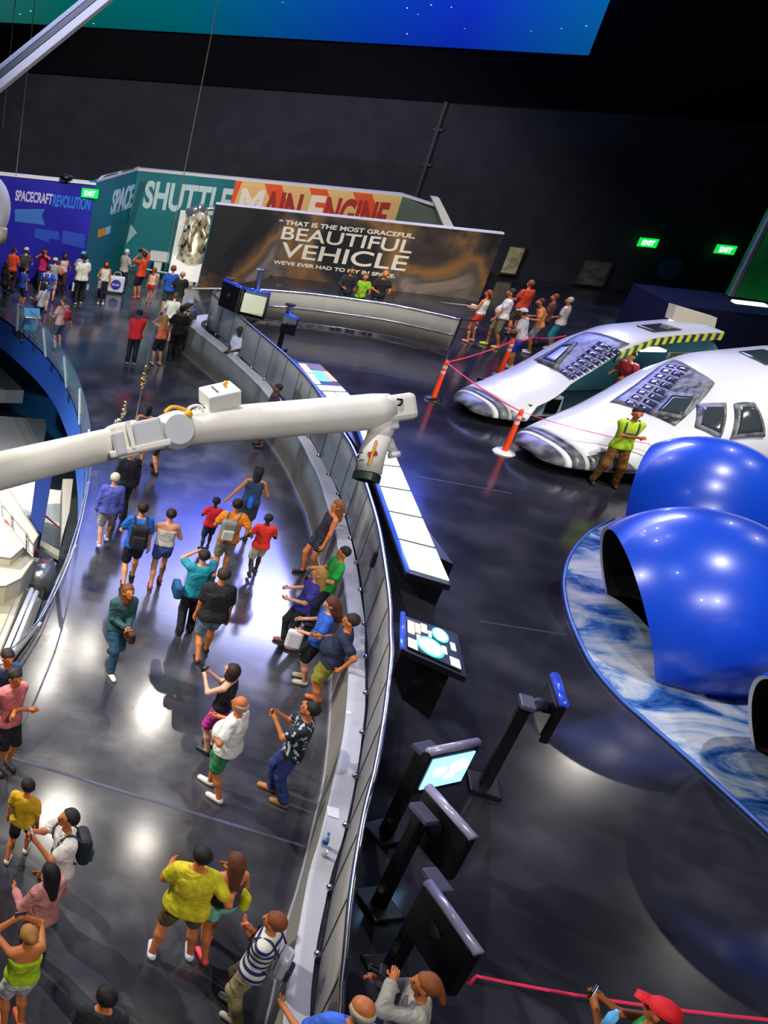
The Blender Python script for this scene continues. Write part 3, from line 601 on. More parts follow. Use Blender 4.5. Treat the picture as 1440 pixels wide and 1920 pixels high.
for s_ in (-.15, .15):
    mb = MB(); mb.box(nl(na, 5.3 + s_, .55, 1.7), (.22, .03, .3), [na.u, na.v, ZU]); mb.build('lit_page', mat('#ffe9b8', .4, emit=2.), o)
# hazard edge along the cut
ed = [na.surf(x, float(np.interp(x, [1.0, 1.25, 2.3, 3.7, 5.0, 9.0], [180, 140, 109, 100, 97, 97]))) for x in np.linspace(3.3, 6.25, 27)]
for i in range(26):
    mb = MB(); a_, b_ = ed[i], ed[i + 1]; mb.prism([a_, b_, b_ - ZU * .17, a_ - ZU * .17], na.v * .05); mb.build('hazard_stripe', mat('#c9d21e', .5) if i % 2 else M_black, NA)
mb = MB(); mb.box(nl(na, 4.6, .2, 1.95), (.7, .25, .05), [na.u, na.v, ZU]); mb.build('cabin_lamp', mat('#e8fff8', .3, emit=2.), NA)
cabl = bpy.data.lights.new('cabin_light', 'POINT'); cabl.energy = 35; cabl.color = (.7, .95, 1); cabl.shadow_soft_size = .1; oo = bpy.data.objects.new('cabin_light', cabl); COL.objects.link(oo); oo.location = nl(na, 4.3, .3, 1.9)
t = thing('cabin_seat', 'grey pilot seat inside the cut open nose model', 'seat', nl(na, 4.3, .2, .17))
mb = MB(); mb.box(nl(na, 4.3, .25, .6), (.5, .5, .12), [na.u, na.v, ZU]); mb.build('seat', mat('#5c6468', .6), t, bevel=.03)
mb = MB(); mb.box(nl(na, 4.6, .25, 1.0), (.1, .5, .7), [na.u, na.v, ZU]); mb.build('backrest', mat('#5c6468', .6), t, bevel=.03)
mb = MB(); mb.box(nl(na, 4.3, .25, .35), (.2, .3, .38), [na.u, na.v, ZU]); mb.build('pedestal', M_dark, t)
# lit sign box above the tail of the far model
t = thing('light_box_sign', 'beige lit box sign standing behind the cut open nose model', 'sign', nl(na, 7.6, 0, 0))
qa, qb, qc, qd = [onp(x, y, nl(na, 7.7, .2, 0), N(na.u * .25 - na.v * .0 + np.array([.8, -.35, 0]))) for x, y in [(1268, 573), (1345, 596), (1338, 624), (1260, 600)]]
mb = MB(); mb.prism([qa, qb, qc, qd], (0, .25, 0)); mb.build('face', mat('#b8b09a', .5, emit=.25), t)
mb = MB(); mb.prism([qd, qc, qc - ZU * .06, qd - ZU * .06], (0, .1, 0)); mb.build('glowing_edge', mat('#fff0b8', .4, emit=2.5), t)
mb = MB(); mm = (qc + qd) / 2; mb.box([mm[0], mm[1] + .15, (ZR + mm[2]) / 2], (.12, .12, mm[2] - ZR)); mb.build('stand', M_black, t)

# ------------------------------------------------------------------ blue dome pods on the printed earth disc
M_blue = mat('#0f45c4', .3, coat=.35, name='gloss_blue_shell', spec=.6)
M_pod_in = noisy('brown_felt_lining', [(.3, '#1a1613'), (.7, '#2b241f')], 3., (.7, .9))
def dome(c, R, hc, dirx, al, label):
    c = np.array([*c, ZR + hc]); t = thing('dome_pod', label, 'dome', (c[0], c[1], ZR + .02), 'blue dome pods')
    ax = N(dirx); a0 = al
    us = np.array([0, 0, 1.]); e1 = N(np.cross(ax, us)); e2 = np.cross(ax, e1)
    def sh(R_):
        G = []
        for a_ in np.linspace(0, 2 * math.pi, 73):
            row = []
            for b_ in np.linspace(math.radians(a0), math.pi - .001, 40):
                p = c + R_ * (ax * math.cos(b_) + (e1 * math.cos(a_) + e2 * math.sin(a_)) * math.sin(b_))
                if p[2] < ZR + .04: p[2] = ZR + .04
                row.append(p)
            G.append(row)
        return G
    G1, G2 = sh(R), sh(R - .05)
    mb = MB(); mb.grid(G1); mb.build('shell', M_blue, t, smooth=True)
    mb = MB(); mb.grid(G2); mb.build('lining', M_pod_in, t, smooth=True)
    rim = [(p[0] + q[0]) / 2 for p, q in zip(G1, G2)]
    mb = MB(); mb.strip([g_[0] for g_ in G1], [g_[0] for g_ in G2]); mb.build('rim', mat('#c9ccd8', .3), t, smooth=True)
    for k in (.25, .6):
        mb = MB(); b_ = math.radians(a0 + (180 - a0) * k * .6)
        pts = [c + (R - .065) * (ax * math.cos(b_) + (e1 * math.cos(a_) + e2 * math.sin(a_)) * math.sin(b_)) for a_ in np.linspace(0, 2 * math.pi, 50)]
        pts = [p for p in pts if p[2] > ZR + .06]
        if len(pts) > 3: mb.tube(sorted(pts, key=lambda p: p[1]), .012, 5); mb.build('seam', mat('#4a423a', .6), t)
    return t
dome((12.4, 11.6), 1.55, .75, (-.85, .31, -.43), 62, 'middle blue dome pod, its dark opening facing left, nearest in full view')
dome((15.2, 15.05), 1.45, .65, (-.6, .75, -.3), 62, 'farthest blue dome pod behind the middle one, beside the man in yellow green shirt')
dome((11.9, 7.85), 1.55, .75, (-.85, .31, -.43), 62, 'nearest blue dome pod cut off by the right edge of the view')
def ED(x, y): return at(x, y, ZR)
EE = [(1150, 975), (1105, 1000), (1070, 1040), (1057, 1085), (1060, 1130), (1075, 1180), (1110, 1250), (1160, 1310), (1210, 1355), (1300, 1435), (1440, 1563), (1560, 1680)]
ee = cat_rom([ED(*p)[:2] for p in EE], 5); ee = [tuple(p) for p in ee] + [(17, 6.5), (20, 12), (17.5, 17.2)]
M_earth = bpy.data.materials.new('earth_print'); M_earth.use_nodes = True; nt = M_earth.node_tree; b = nt.nodes['Principled BSDF']
tc = nt.nodes.new('ShaderNodeTexCoord'); n1 = nt.nodes.new('ShaderNodeTexNoise'); n1.inputs['Scale'].default_value = .7; n1.inputs['Detail'].default_value = 12; n1.inputs['Distortion'].default_value = .9; n1.inputs['Roughness'].default_value = .62
mp = nt.nodes.new('ShaderNodeMapping'); mp.inputs['Rotation'].default_value = (0, 0, .9); mp.inputs['Scale'].default_value = (1, 2.1, 1)
nt.links.new(tc.outputs['Object'], mp.inputs[0]); nt.links.new(mp.outputs[0], n1.inputs['Vector'])
r_ = nt.nodes.new('ShaderNodeValToRGB'); e = r_.color_ramp.elements
while len(e) < 5: e.new(.5)
for i, (p, c_) in enumerate([(.34, '#0c2f6e'), (.42, '#3a67a8'), (.49, '#8fa3bd'), (.56, '#b9bcc4'), (.7, '#e0e0e0')]): e[i].position = p; e[i].color = lin(c_)
nt.links.new(n1.outputs['Fac'], r_.inputs[0]); nt.links.new(r_.outputs[0], b.inputs['Base Color']); b.inputs['Roughness'].default_value = .22
mb = MB(); mb.prism([(x, y, ZR + .004) for x, y in ee], (0, 0, .03)); o = mb.build('earth_floor_disc', M_earth); tag(o, 'large round floor disc printed with blue sea and white clouds under the domes', 'floor graphic')
mb = MB(); mb.tube([(x, y, ZR + .03) for x, y in ee[:-3]], .03, 6); o2 = mb.build('disc_edge', mat('#3f63b8', .3), o, smooth=True)

# ------------------------------------------------------------------ light tables by the fence
def table(name, quad, ztop, label, edge=(0,), th=.1, group=None):
    P = [at(x, y, ztop) for x, y in quad]; c_ = np.mean(P, 0)
    t = thing(name, label, 'display table', (c_[0], c_[1], ZR), group)
    O = [c_ + (p - c_) * 1.0 + N((p - c_) * [1, 1, 0]) * .08 for p in P]
    mb = MB(); mb.prism([p - ZU * .01 for p in O], -ZU * th); mb.build('frame', M_black, t)
    mb = MB(); k = .35; mb.prism([c_ * [1, 1, 0] + (p - c_) * [k, .8, 0] + [0, 0, ZR] for p in P], ZU * (ztop - th - ZR - .01)); mb.build('pedestal', M_black, t)
    mb = MB(); mb.tube([O[0] + ZU * .02, O[3] + ZU * .02], .035, 8); mb.build('edge_rail', mat('#3d5fe0', .2, .5, emit=.5), t, smooth=True)  # blue glow paints rim light along the table edge
    return t, P
t, P = table('light_table', [(657, 765), (702, 765), (843, 1092), (763, 1068)], 1.9, 'long table with a glowing white top in six panes, right of the fence')
Mlt = mat('#e2ffe6', .3, emit=1.15, name='glowing_top')
n6 = 7
for i in range(n6):
    a_, b_ = i / n6 + .006, (i + 1) / n6 - .006
    L = lambda s_: P[0] + (P[3] - P[0]) * s_
    R2 = lambda s_: P[1] + (P[2] - P[1]) * s_
    mb = MB(); mb.prism([L(a_), R2(a_), R2(b_), L(b_)], ZU * .012); mb.build('glass_pane', Mlt, t)
t, P = table('picture_table', [(553, 678), (600, 683), (668, 752), (612, 750)], 1.85, 'table of lit colour pictures at the far end of the long white table', th=.08)
def Q(P, u, v): return (P[0] * (1 - u) + P[1] * u) * (1 - v) + (P[3] * (1 - u) + P[2] * u) * v
def quadp(P, u0, u1, v0, v1, m, nm='picture', sk=0.): 
    mb = MB(); mb.prism([Q(P, u0, v0), Q(P, u1 , v0 + sk), Q(P, u1, v1 + sk), Q(P, u0, v1)], ZU * .012); return mb.build(nm, m, t)
quadp(P, .0, .35, .05, .3, mat('#ffb27a', .4, emit=1.)); quadp(P, .37, .98, .03, .2, mat('#6c5648', .4, emit=.3)); quadp(P, .3, .75, .22, .52, mat('#5cb8e8', .4, emit=1.)); quadp(P, .78, 1., .22, .5, mat('#f09a60', .4, emit=.8)); quadp(P, .05, .28, .33, .6, mat('#e6f2ff', .4, emit=.9)); quadp(P, .05, .95, .64, .76, mat('#e8fff0', .4, emit=1.)); quadp(P, .1, .5, .8, .95, mat('#ffc89a', .4, emit=1.)); quadp(P, .55, .95, .8, .95, mat('#e8f8ff', .4, emit=1.))
t, P = table('map_table', [(761, 1158), (852, 1190), (868, 1262), (762, 1214)], 1.9, 'small table with a glowing picture of circles and sheets, next after the long white table', th=.09)
quadp(P, .02, .98, .03, .97, mat('#0d2026', .4), 'dark_print')
W1, W2 = mat('#fff6e0', .4, emit=1.3), mat('#c8f4ff', .4, emit=1.1)
def disc(u, v, ru, rv, m, z=.016):
    mb = MB(); mb.prism([Q(P, u + ru * math.cos(a_), v + rv * math.sin(a_)) + ZU * .004 for a_ in np.linspace(0, 2 * math.pi, 28, endpoint=False)], ZU * z); mb.build('picture', m, t)
disc(.68, .2, .17, .2, mat('#3fc8c8', .4, emit=.8)); disc(.68, .2, .14, .17, W2, .02); disc(.45, .68, .26, .27, mat('#3fc8c8', .4, emit=.8)); disc(.45, .68, .22, .22, mat('#d8b8a8', .4, emit=.9), .02)
P_ = [p + ZU * .008 for p in P]
for (u0, u1, v0, v1, m_) in [(.03, .16, .1, .5, W1), (.03, .2, .68, .96, W1), (.18, .28, .1, .4, mat('#ffd090', .4, emit=1.)), (.3, .42, .05, .3, W1), (.2, .27, .46, .66, W1), (.44, .5, .2, .38, W2), (.86, .95, .3, .5, W2), (.8, .97, .72, .94, W2), (.68, .76, .5, .7, W1)]: 
    mb = MB(); mb.prism([Q(P_, u0, v0), Q(P_, u1, v0), Q(P_, u1, v1), Q(P_, u0, v1)], ZU * .012); mb.build('picture', m_, t)

# ------------------------------------------------------------------ monitor kiosks
def kiosk(base, pa, pb_, ztop, label, side=1, lit=False, blue=False, mw=.62, tilt=.0):
    """base px on the gallery floor; pa, pb_: ends of the monitor's top edge at height ztop"""
    B_ = at(*base, ZR); a_ = at(*pa, ztop); b_ = at(*pb_, ztop); u = N((b_ - a_) * [1, 1, 0]); ln = np.linalg.norm(b_ - a_); n_ = np.array([u[1], -u[0], 0]) * side
    t = thing('monitor_kiosk', label, 'kiosk', B_, 'monitor kiosks')
    mid = (a_ + b_) / 2; back = mid - n_ * .5
    mb = MB(); mb.box(B_ + ZU * .03, (.42, .36, .06), [u, n_, ZU]); mb.build('base_plate', M_black, t, bevel=.02)
    top = np.array([B_[0], B_[1], ztop - .12])
    mb = MB(); mb.box((B_ + top) / 2, (.12, .13, ztop - .12 - ZR), [u, n_, ZU]); mb.build('post', M_black, t, bevel=.02)
    c_ = mid - ZU * (mw / 2)
    mb = MB(); mb.tube([top - ZU * .06, (top + c_) / 2 + ZU * .05, c_ - n_ * .05], .08, 8); mb.build('arm', M_dark, t, smooth=True)
    mb = MB(); mb.box(top + ZU * .03, (.26, .15, .06), [u, n_, ZU]); mb.build('bracket', mat('#55566c', .3, .4), t, bevel=.01)
    mb = MB(); mb.box(c_, (ln, .09, mw), [u, n_, ZU]); s_ = mb.build('monitor', M_black, t, bevel=.015)
    mb = MB(); mb.tube([a_ + ZU * .0, b_ + ZU * .0], .05, 12); mb.build('top_bar', mat('#3c58e6', .2, .6, emit=.25) if blue else mat('#aaa4c4', .2, .15, coat=.6), s_, smooth=True)  # bar colours paint in blue rim light and pale purple highlights
    mb = MB(); mb.box(c_ + n_ * .05, (ln * .86, .012, mw * .74), [u, n_, ZU]); mb.build('screen', mat('#8fd0ff', .3, emit=1.6) if lit else mat('#c8c49a', .3, emit=.35) if lit is None else mat('#10131c', .15), s_)
    if lit:
        for (x_, z_, r1, r2) in [(-.12, .02, .1, .07), (.14, .05, .13, .09), (.05, -.08, .07, .05)]:
            mb = MB(); mb.prism([c_ + n_ * .057 + u * (x_ + r1 * math.cos(q_)) + ZU * (z_ + r2 * math.sin(q_)) for q_ in np.linspace(0, 6.28, 18, endpoint=False)], n_ * .004); mb.build('picture', mat('#d8f4ff', .3, emit=2.), s_)
    return t
kiosk((905, 1475), (1040, 1266), (1058, 1322), 2.45, 'kiosk with a blue rim lit monitor turned away, nearest to the blue domes', 1, blue=True)
kiosk((722, 1565), (804, 1410), (896, 1391), 2.45, 'kiosk whose bright pale blue screen faces the camera', 1, lit=True)
kiosk((708, 1700), (803, 1476), (888, 1572), 2.5, 'kiosk seen from above with a shiny monitor bar, just below the bright screen', -1)
kiosk((725, 1830), (803, 1655), (898, 1788), 2.5, 'lowest kiosk with a long shiny monitor bar, above the woman with a camera', -1)
kiosk((407, 625), (421, 525), (455, 540), 2.75, 'far kiosk at the rounded fence end, leftmost, dark blue monitor', -1, blue=True, mw=.75)
kiosk((466, 600), (458, 541), (507, 552), 2.7, 'far kiosk with pale monitor back rim lit in blue, by the rounded fence end', 1, lit=None, blue=True, mw=.75)
kiosk((522, 655), (533, 590), (560, 597), 2.4, 'far kiosk draped in bright blue light, left of the picture table', -1, blue=True, mw=.5)

# ------------------------------------------------------------------ orange posts with red tape
def opost(base, topp, label, rim=True):
    B_ = at(*base, ZR); t = thing('delineator_post', label, 'barrier post', B_, 'orange barrier posts')
    mb = MB(); mb.lathe([(.001, .05), (.2, .05), (.24, .0)], B_, n=20); mb.build('base', M_white if rim else M_black, t, smooth=True)
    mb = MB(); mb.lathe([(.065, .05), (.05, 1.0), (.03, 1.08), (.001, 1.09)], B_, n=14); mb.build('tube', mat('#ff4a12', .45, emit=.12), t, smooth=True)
    for z in (.72, .86):
        mb = MB(); mb.lathe([(.058, z), (.057, z + .08)], B_, n=14); mb.build('reflective_band', mat('#ffe6dc', .4), t, smooth=True)
    return B_ + ZU * 1.02
o1 = opost((812, 748), 0, 'orange post with black foot, leftmost of the three', False)
o2 = opost((945, 848), 0, 'orange post with white foot in front of the white noses')
o3 = opost((936, 703), 0, 'orange post beside the bending person in white, behind the far nose', False)
def tape(name, pts, label, c='#e0244a', sag=.06, wd=.05):
    P = []
    for a_, b_ in zip(pts[:-1], pts[1:]):
        for s_ in np.linspace(0, 1, 9)[: -1]: P.append(np.asarray(a_) * (1 - s_) + np.asarray(b_) * s_ - ZU * sag * 4 * s_ * (1 - s_))
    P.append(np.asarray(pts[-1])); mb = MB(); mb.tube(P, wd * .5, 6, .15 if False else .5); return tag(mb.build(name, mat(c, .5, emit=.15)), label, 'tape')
tape('barrier_tape', [o1, o2], 'red tape strung between the two nearer orange posts')
tape('barrier_tape', [o1, o3], 'red tape from the leftmost orange post to the one beside the far nose')
tape('barrier_tape', [o3, at(1000, 632, ZR + 1.0), at(1062, 629, ZR + 1.0)], 'red tape running on behind the far nose model')
tape('barrier_tape', [o2, at(1215, 832, ZR + 1.0), at(1330, 870, ZR + .9)], 'thin red tape passing before the near nose towards the blue domes', wd=.03)
tape('barrier_tape', [at(878, 1842, ZR + .55), at(893, 1830, ZR + .75), at(1440, 1912, ZR + .9), at(1560, 1935, ZR + .9)], 'red tape across the dark floor at the bottom right', wd=.035)

# small things on the ledge
def ledge_pt(x, y): return at(x, y, ZR + .055)
p = [ledge_pt(*q) for q in [(613, 1511), (635, 1516), (637, 1536), (614, 1529)]]
mb = MB(); mb.prism(p, (0, 0, .004)); tag(mb.build('paper_sheet', mat('#f2f2f4', .6)), 'white sheet of paper lying on the curved ledge', 'paper')
p = [ledge_pt(*q) for q in [(649, 1333), (657, 1334), (658, 1339), (650, 1338)]]; mb = MB(); mb.prism(p, (0, 0, .004)); tag(mb.build('paper_scrap', mat('#f2f2f4', .6)), 'tiny white scrap of paper higher up on the ledge', 'paper')
c_ = ledge_pt(607, 1586); t = thing('water_bottle', 'clear water bottle with blue label standing on the ledge', 'bottle', c_)
mb = MB(); mb.lathe([(.001, 0), (.032, 0), (.033, .13), (.014, .18), (.012, .2)], c_, n=16); mb.build('body', mat('#cfe6f4', .1, alpha=.6), t, smooth=True)
mb = MB(); mb.lathe([(.0345, .05), (.0345, .11)], c_, n=16); mb.build('label_band', mat('#1f62c8', .5), t, smooth=True)
mb = MB(); mb.lathe([(.015, .195), (.015, .215), (.001, .216)], c_, n=12); mb.build('cap', mat('#2a62c8', .4), t)
t = thing('drinking_cup', 'small clear cup beside the water bottle on the ledge', 'cup', ledge_pt(606, 1604)); mb = MB(); mb.lathe([(.001, 0), (.025, 0), (.033, .09), (.03, .09), (.022, .006), (.001, .006)], ledge_pt(606, 1604), n=16); mb.build('body', mat('#eef2f6', .1, alpha=.7), t, smooth=True)

# ------------------------------------------------------------------ robot arm hung from cables
DA = 8.95
M_arm = noisy('arm_fabric', [(.3, '#dcd7cc'), (.7, '#ece8de')], 2.5, (.55, .7), bump=.05)
M_armg = mat('#bfc1c6', .5, name='arm_grey_cover')
def a3(x, y, dd=0): return dp(x, y, DA + dd)
t = thing('robot_arm', 'long white jointed robot arm hanging across the hall on cables', 'robot arm', a3(300, 810))
mb = MB(); mb.tube([a3(-90, 905), a3(-20, 888), a3(210, 832)], [.205, .20, .165], 28); mb.build('lower_boom', M_arm, t, smooth=True)
mb = MB(); mb.tube([a3(340, 806), a3(400, 797), a3(700, 772), a3(728, 768)], [.165, .185, .185, .165], 28); mb.build('upper_boom', M_arm, t, smooth=True)
ax = N(a3(350, 800) - a3(215, 830)); sd = N(np.cross(ax, FW)); sd = sd if sd[2] > 0 else -sd; fo = np.cross(ax, sd); AX = [ax, sd, fo]
mb = MB(); mb.box(a3(232, 826), (.28, .36, .34), AX); mb.build('elbow_housing', M_arm, t, bevel=.04)
mb = MB(); mb.box(a3(272, 818, -.05), (.3, .32, .3), AX); mb.box(a3(284, 800, -.02), (.34, .06, .28), AX); mb.build('elbow_cover', M_armg, t, bevel=.03)
mb = MB(); mb.lathe([(.001, -.2), (.15, -.2), (.2, -.12), (.2, .12), (.15, .2), (.001, .2)], a3(325, 808), fo, 20); mb.build('elbow_joint', M_armg, t, smooth=False)
mb = MB(); mb.box(a3(224, 832, -.2), (.12, .24, .06), AX); mb.build('joint_flap', M_armg, t, bevel=.02)
mb = MB(); mb.box(a3(258, 842, -.1), (.62, .07, .24), AX); mb.build('cable_tray', M_arm, t, bevel=.02)
mb = MB(); mb.box(a3(245, 817, -.2), (.04, .3, .04), AX); mb.build('strap', M_white, t)
# camera box with bracket and yellow hoses
cb_ = a3(412, 743, -.05); ay = N(a3(455, 750) - a3(375, 748)); 
cx1 = N(a3(430, 738) - a3(385, 748)); cx1 = N(cx1); cz1 = N(ZU - cx1 * np.dot(ZU, cx1)); cy1 = np.cross(cz1, cx1)
mb = MB(); mb.box(cb_, (.33, .28, .17), [cx1, cy1, cz1]); cbx = mb.build('camera_box', M_white, t, bevel=.015)
mb = MB(); mb.box(cb_ + cz1 * .088 - cx1 * .05, (.02, .16, .006), [cx1, cy1, cz1]); mb.build('badge', M_dark, cbx)
mb = MB(); mb.tube([a3(385, 790), a3(392, 768), a3(410, 758)], .025, 8); mb.tube([a3(400, 795), a3(432, 775), a3(425, 758)], .022, 8); mb.tube([a3(356, 778), a3(384, 760)], .03, 8); mb.box(a3(440, 762), (.12, .1, .06), [cx1, cy1, cz1]); mb.build('bracket', mat('#c9ccd0', .25, .9), t, smooth=True)
M_y = mat('#e8a21a', .4, name='yellow_hose')
mb = MB(); mb.tube(cat_rom([a3(346, 780, -.1), a3(322, 784, -.1), a3(311, 773, -.1), a3(325, 763, -.1), a3(348, 769, -.1), a3(357, 777, -.1)], 6), .02, 8); mb.build('hose', M_y, t, smooth=True)
mb = MB(); mb.tube(cat_rom([a3(350, 778, -.1), a3(356, 764, -.1), a3(374, 761, -.1), a3(384, 776, -.1)], 6), .016, 8); mb.build('hose', M_white, t, smooth=True)
mb = MB(); mb.tube(cat_rom([a3(415, 735, -.1), a3(424, 728, -.1), a3(420, 720, -.1), a3(424, 718, -.1)], 5), .014, 8); mb.sphere(a3(423, 718, -.1), .025); mb.build('hose', M_y, t, smooth=True)
mb = MB(); mb.sphere(a3(353, 777, -.17), .045); mb.build('yellow_knob', M_y, t, smooth=True)
# wrist
w1 = N(a3(755, 762) - a3(700, 770)); s1 = N(np.cross(w1, FW)); s1 = s1 if s1[2] > 0 else -s1
mb = MB(); mb.box(a3(740, 766), (.32, .27, .3), [w1, s1, np.cross(w1, s1)]); mb.build('wrist_housing', M_arm, t, bevel=.05)
mb = MB(); mb.tube(cat_rom([a3(745, 748, -.17), a3(754, 750, -.17), a3(752, 758, -.17), a3(746, 760, -.17)], 4), .011, 6); mb.build('clip', M_black, t)
mb = MB(); mb.tube([a3(722, 776), a3(714, 806), a3(708, 826)], [.13, .12, .112], 20); mb.build('wrist_pitch', M_arm, t, smooth=True)
mb = MB(); mb.box(a3(728, 796, -.02), (.12, .12, .2), [w1, s1, np.cross(w1, s1)]); mb.build('wrist_box', M_armg, t, bevel=.02)
dw = N(a3(690, 890) - a3(708, 826))
mb = MB(); mb.tube([a3(711, 818), a3(698, 850), a3(690, 886)], [.115, .125, .128], 24); mb.build('end_effector', M_arm, t, smooth=True)
mb = MB(); mb.lathe([(.13, -.02), (.132, .05), (.1, .055), (.085, .01), (.001, .01)], a3(688, 892), dw, 24); mb.build('grapple_mouth', mat('#23332c', .4), t, smooth=False)
mb = MB(); mb.tube([a3(706, 826, -.12), a3(692, 872, -.135)], .012, 6); mb.build('yellow_line', M_y, t)
mb = MB(); mb.box(a3(699, 851, -.125), (.09, .05, .01), [w1, s1, np.cross(w1, s1)]); mb.build('red_label', mat('#b83a30', .5), t)
mb = MB(); mb.tube([a3(728, 826), a3(738, 848)], .045, 12); mb.tube([a3(738, 848), a3(740, 858)], .06, 12); mb.tube([a3(722, 838), a3(732, 842)], .03, 8); mb.build('wrist_camera', mat('#cfd0cc', .4), t, smooth=True)
mb = MB(); mb.tube(cat_rom([a3(733, 840), a3(736, 822), a3(742, 836)], 4), .008, 6); mb.tube(cat_rom([a3(680, 848, -.1), a3(671, 853, -.1), a3(672, 862, -.1), a3(682, 862, -.1)], 4), .008, 6); mb.build('wire_loop', M_chrome, t)
# cables
def cable(p0, p1, label, r=.008, extra=()):
    t = thing('suspension_cable', label, 'cable', p1); mb = MB(); mb.tube([p0, p1], r, 6); mb.build('wire', mat('#b8b09a', .4, .6), t)
    return t
c1 = a3(253, 793); ctop = np.array([c1[0], c1[1], 19.9]); ct = cable(ctop, c1, 'thin steel cable with a brass turnbuckle holding up the robot arm', .0035)
q = CAMP + (a3(258, 707) - CAMP); 
zz = lambda y: None
for dz, r_ in ((.40, .022), (.46, .032), (.52, .022), (.6, .016)):
    mb = MB(); mb.sphere([c1[0], c1[1], c1[2] + dz], r_, 10, 6, (1, 1, 1.2)); mb.build('turnbuckle', mat('#c9ad74', .3, .9), ct, smooth=True)
c2 = a3(220, 812); t2 = thing('shackle_chain', 'short chain and shackle standing on the arm beside the cable', 'chain', c2)
mb = MB(); 
for k_, (x_, y_) in enumerate([(222, 806), (220, 797), (224, 788), (229, 780), (232, 772), (234, 763), (235, 756)]): mb.sphere(a3(x_, y_, -.05), .018 + .012 * (k_ in (0, 1, 4)), 8, 5, (1, 1, 1.4))
mb.build('link', mat('#a89c80', .3, .9), t2, smooth=True)
mb = MB(); mb.tube(cat_rom([a3(219, 800, -.06), a3(215, 792, -.06), a3(222, 787, -.06), a3(225, 797, -.06), a3(226, 806, -.06)], 4), .012, 6); mb.build('shackle', M_chrome, t2)

# hanging truss beam at top left, white drum at left edge
DB = 9.5
t = thing('hanging_beam', 'slanting square beam, white below and black on the side, at the top left corner', 'beam', dp(80, 90, DB))
a_, b_ = dp(-60, 196, DB), dp(230, -40, DB); ax = N(b_ - a_); sd = N(np.cross(ax, FW)); fo = np.cross(ax, sd)
if sd[2] < 0: sd = -sd
L = np.linalg.norm(b_ - a_); m0 = (a_ + b_) / 2
mb = MB(); mb.box(m0 - sd * .065, (L, .09, .12), [ax, sd, fo]); mb.build('lower_face', mat('#efe9e0', .5), t, bevel=.01)
mb = MB(); mb.box(m0 + sd * .018, (L, .06, .1), [ax, sd, fo]); mb.build('dark_face', mat('#1b1b1f', .4), t)
mb = MB(); mb.box(m0 + sd * .075, (L, .055, .12), [ax, sd, fo]); mb.build('upper_face', mat('#a9b0c2', .4), t, bevel=.01)
for i_, (x_, y_) in enumerate([(52, 110), (408, 64), (72, 30)]):
    if i_ == 1: continue
    if i_ == 1: b_ = np.array(bw(350, 300, 4)); tp = np.array([b_[0], b_[1], 19.5]); lo = b_
    else:
        lo = dp([30, 0, 5][i_], [330, 0, 240][i_], 14); tp = np.array([lo[0], lo[1], 19.5])
    cable(tp, lo, ['thin hanging wire in front of the blue lit area at far left', 'thin hanging wire against the dark wall above the teal mural', 'faint hanging wire at the left edge by the beam'][i_], .007)
dr = dp(-48, 394, 13)
t = thing('hanging_drum', 'big white round drum end cut by the left edge, high above the crowd', 'spacecraft part', dr)
mb = MB(); ax = N(np.array([.35, -.75, .1])); mb.lathe([(.001, .22), (.36, .2), (.56, .1), (.62, -.1), (.64, -.7)], dr, ax, 40); mb.build('drum', M_arm, t, smooth=True)
mb = MB(); mb.tube([dp(-10, 440, 13.1), dp(12, 442, 13.1)], [.14, .11], 14); mb.build('nozzle', mat('#8a8270', .5), t, smooth=True)
cable(np.array([dr[0], dr[1], 19.5]), dr + ZU * .6, 'wire holding the white drum at the left edge', .01)

# ------------------------------------------------------------------ white station module in the pit
t = thing('station_module', 'large cream spacecraft module lying in the opening at the left, under the arm', 'spacecraft', at(20, 1100, -3))
M_cream = noisy('cream_panels', [(.3, '#cfc7a8'), (.7, '#e2dac0')], 1.2, (.45, .55))
M_seamg = mat('#8e8672', .6, name='seam_grey')
def poly(nm, pts, z, m, th=.08, parent=None):
    P = [at(x, y, z) for x, y in pts]; mb = MB(); mb.prism(P, (0, 0, -th)); o = mb.build(nm, m, parent or t)
    if nm in ('hatch_face', 'rim_upper', 'side_panel', 'side_wall', 'door_panel'):
        mb = MB(); mb.tube([p + ZU * .005 for p in P], .022, 6, closed=True); mb.build('seam', M_seamg, parent or t)
    return o
poly('hatch_face', [(-60, 920), (0, 938), (50, 1022), (20, 1048), (-60, 1038)], -1.3, M_cream, .5)
poly('rim_upper', [(-60, 862), (0, 900), (12, 912), (72, 1004), (62, 1022), (0, 942), (-60, 905)], -1.2, mat('#cfc6a8', .5), .3)
for q in [[(2, 948), (20, 966), (22, 990), (4, 970)], [(24, 972), (48, 1000), (48, 1025), (24, 996)], [(52, 1010), (62, 1024), (62, 1040), (52, 1030)]]:
    poly('side_panel', q, -1.15, M_cream, .06)
o = poly('red_stripe', [(8, 972), (16, 978), (16, 984), (8, 978)], -1.1, mat('#c85a4a', .5), .02)
poly('side_wall', [(-60, 1038), (20, 1048), (62, 1040), (64, 1050), (40, 1085), (10, 1100), (-60, 1100)], -1.5, mat('#d9cfae', .5), .6)
poly('door_recess', [(-60, 1112), (0, 1112), (30, 1118), (16, 1150), (-12, 1215), (-60, 1222)], -1.96, mat('#c9bf9c', .5), .03)
poly('door_panel', [(-60, 1098), (0, 1098), (46, 1107), (30, 1150), (-2, 1230), (-60, 1240)], -2.0, M_cream, .4)
mb = MB(); 
for a_, b_ in [((60, 1105), (0, 1245)), ((69, 1110), (12, 1250))]: mb.tube([at(*a_, -1.9), at(*b_, -1.9)], .05, 8)
mb.build('white_rail', mat('#f4f2ff', .3, emit=.2), t, smooth=True)
poly('side_plate', [(62, 1102), (80, 1122), (55, 1190), (14, 1256), (30, 1200)], -2.3, mat('#b9b095', .5), .3)
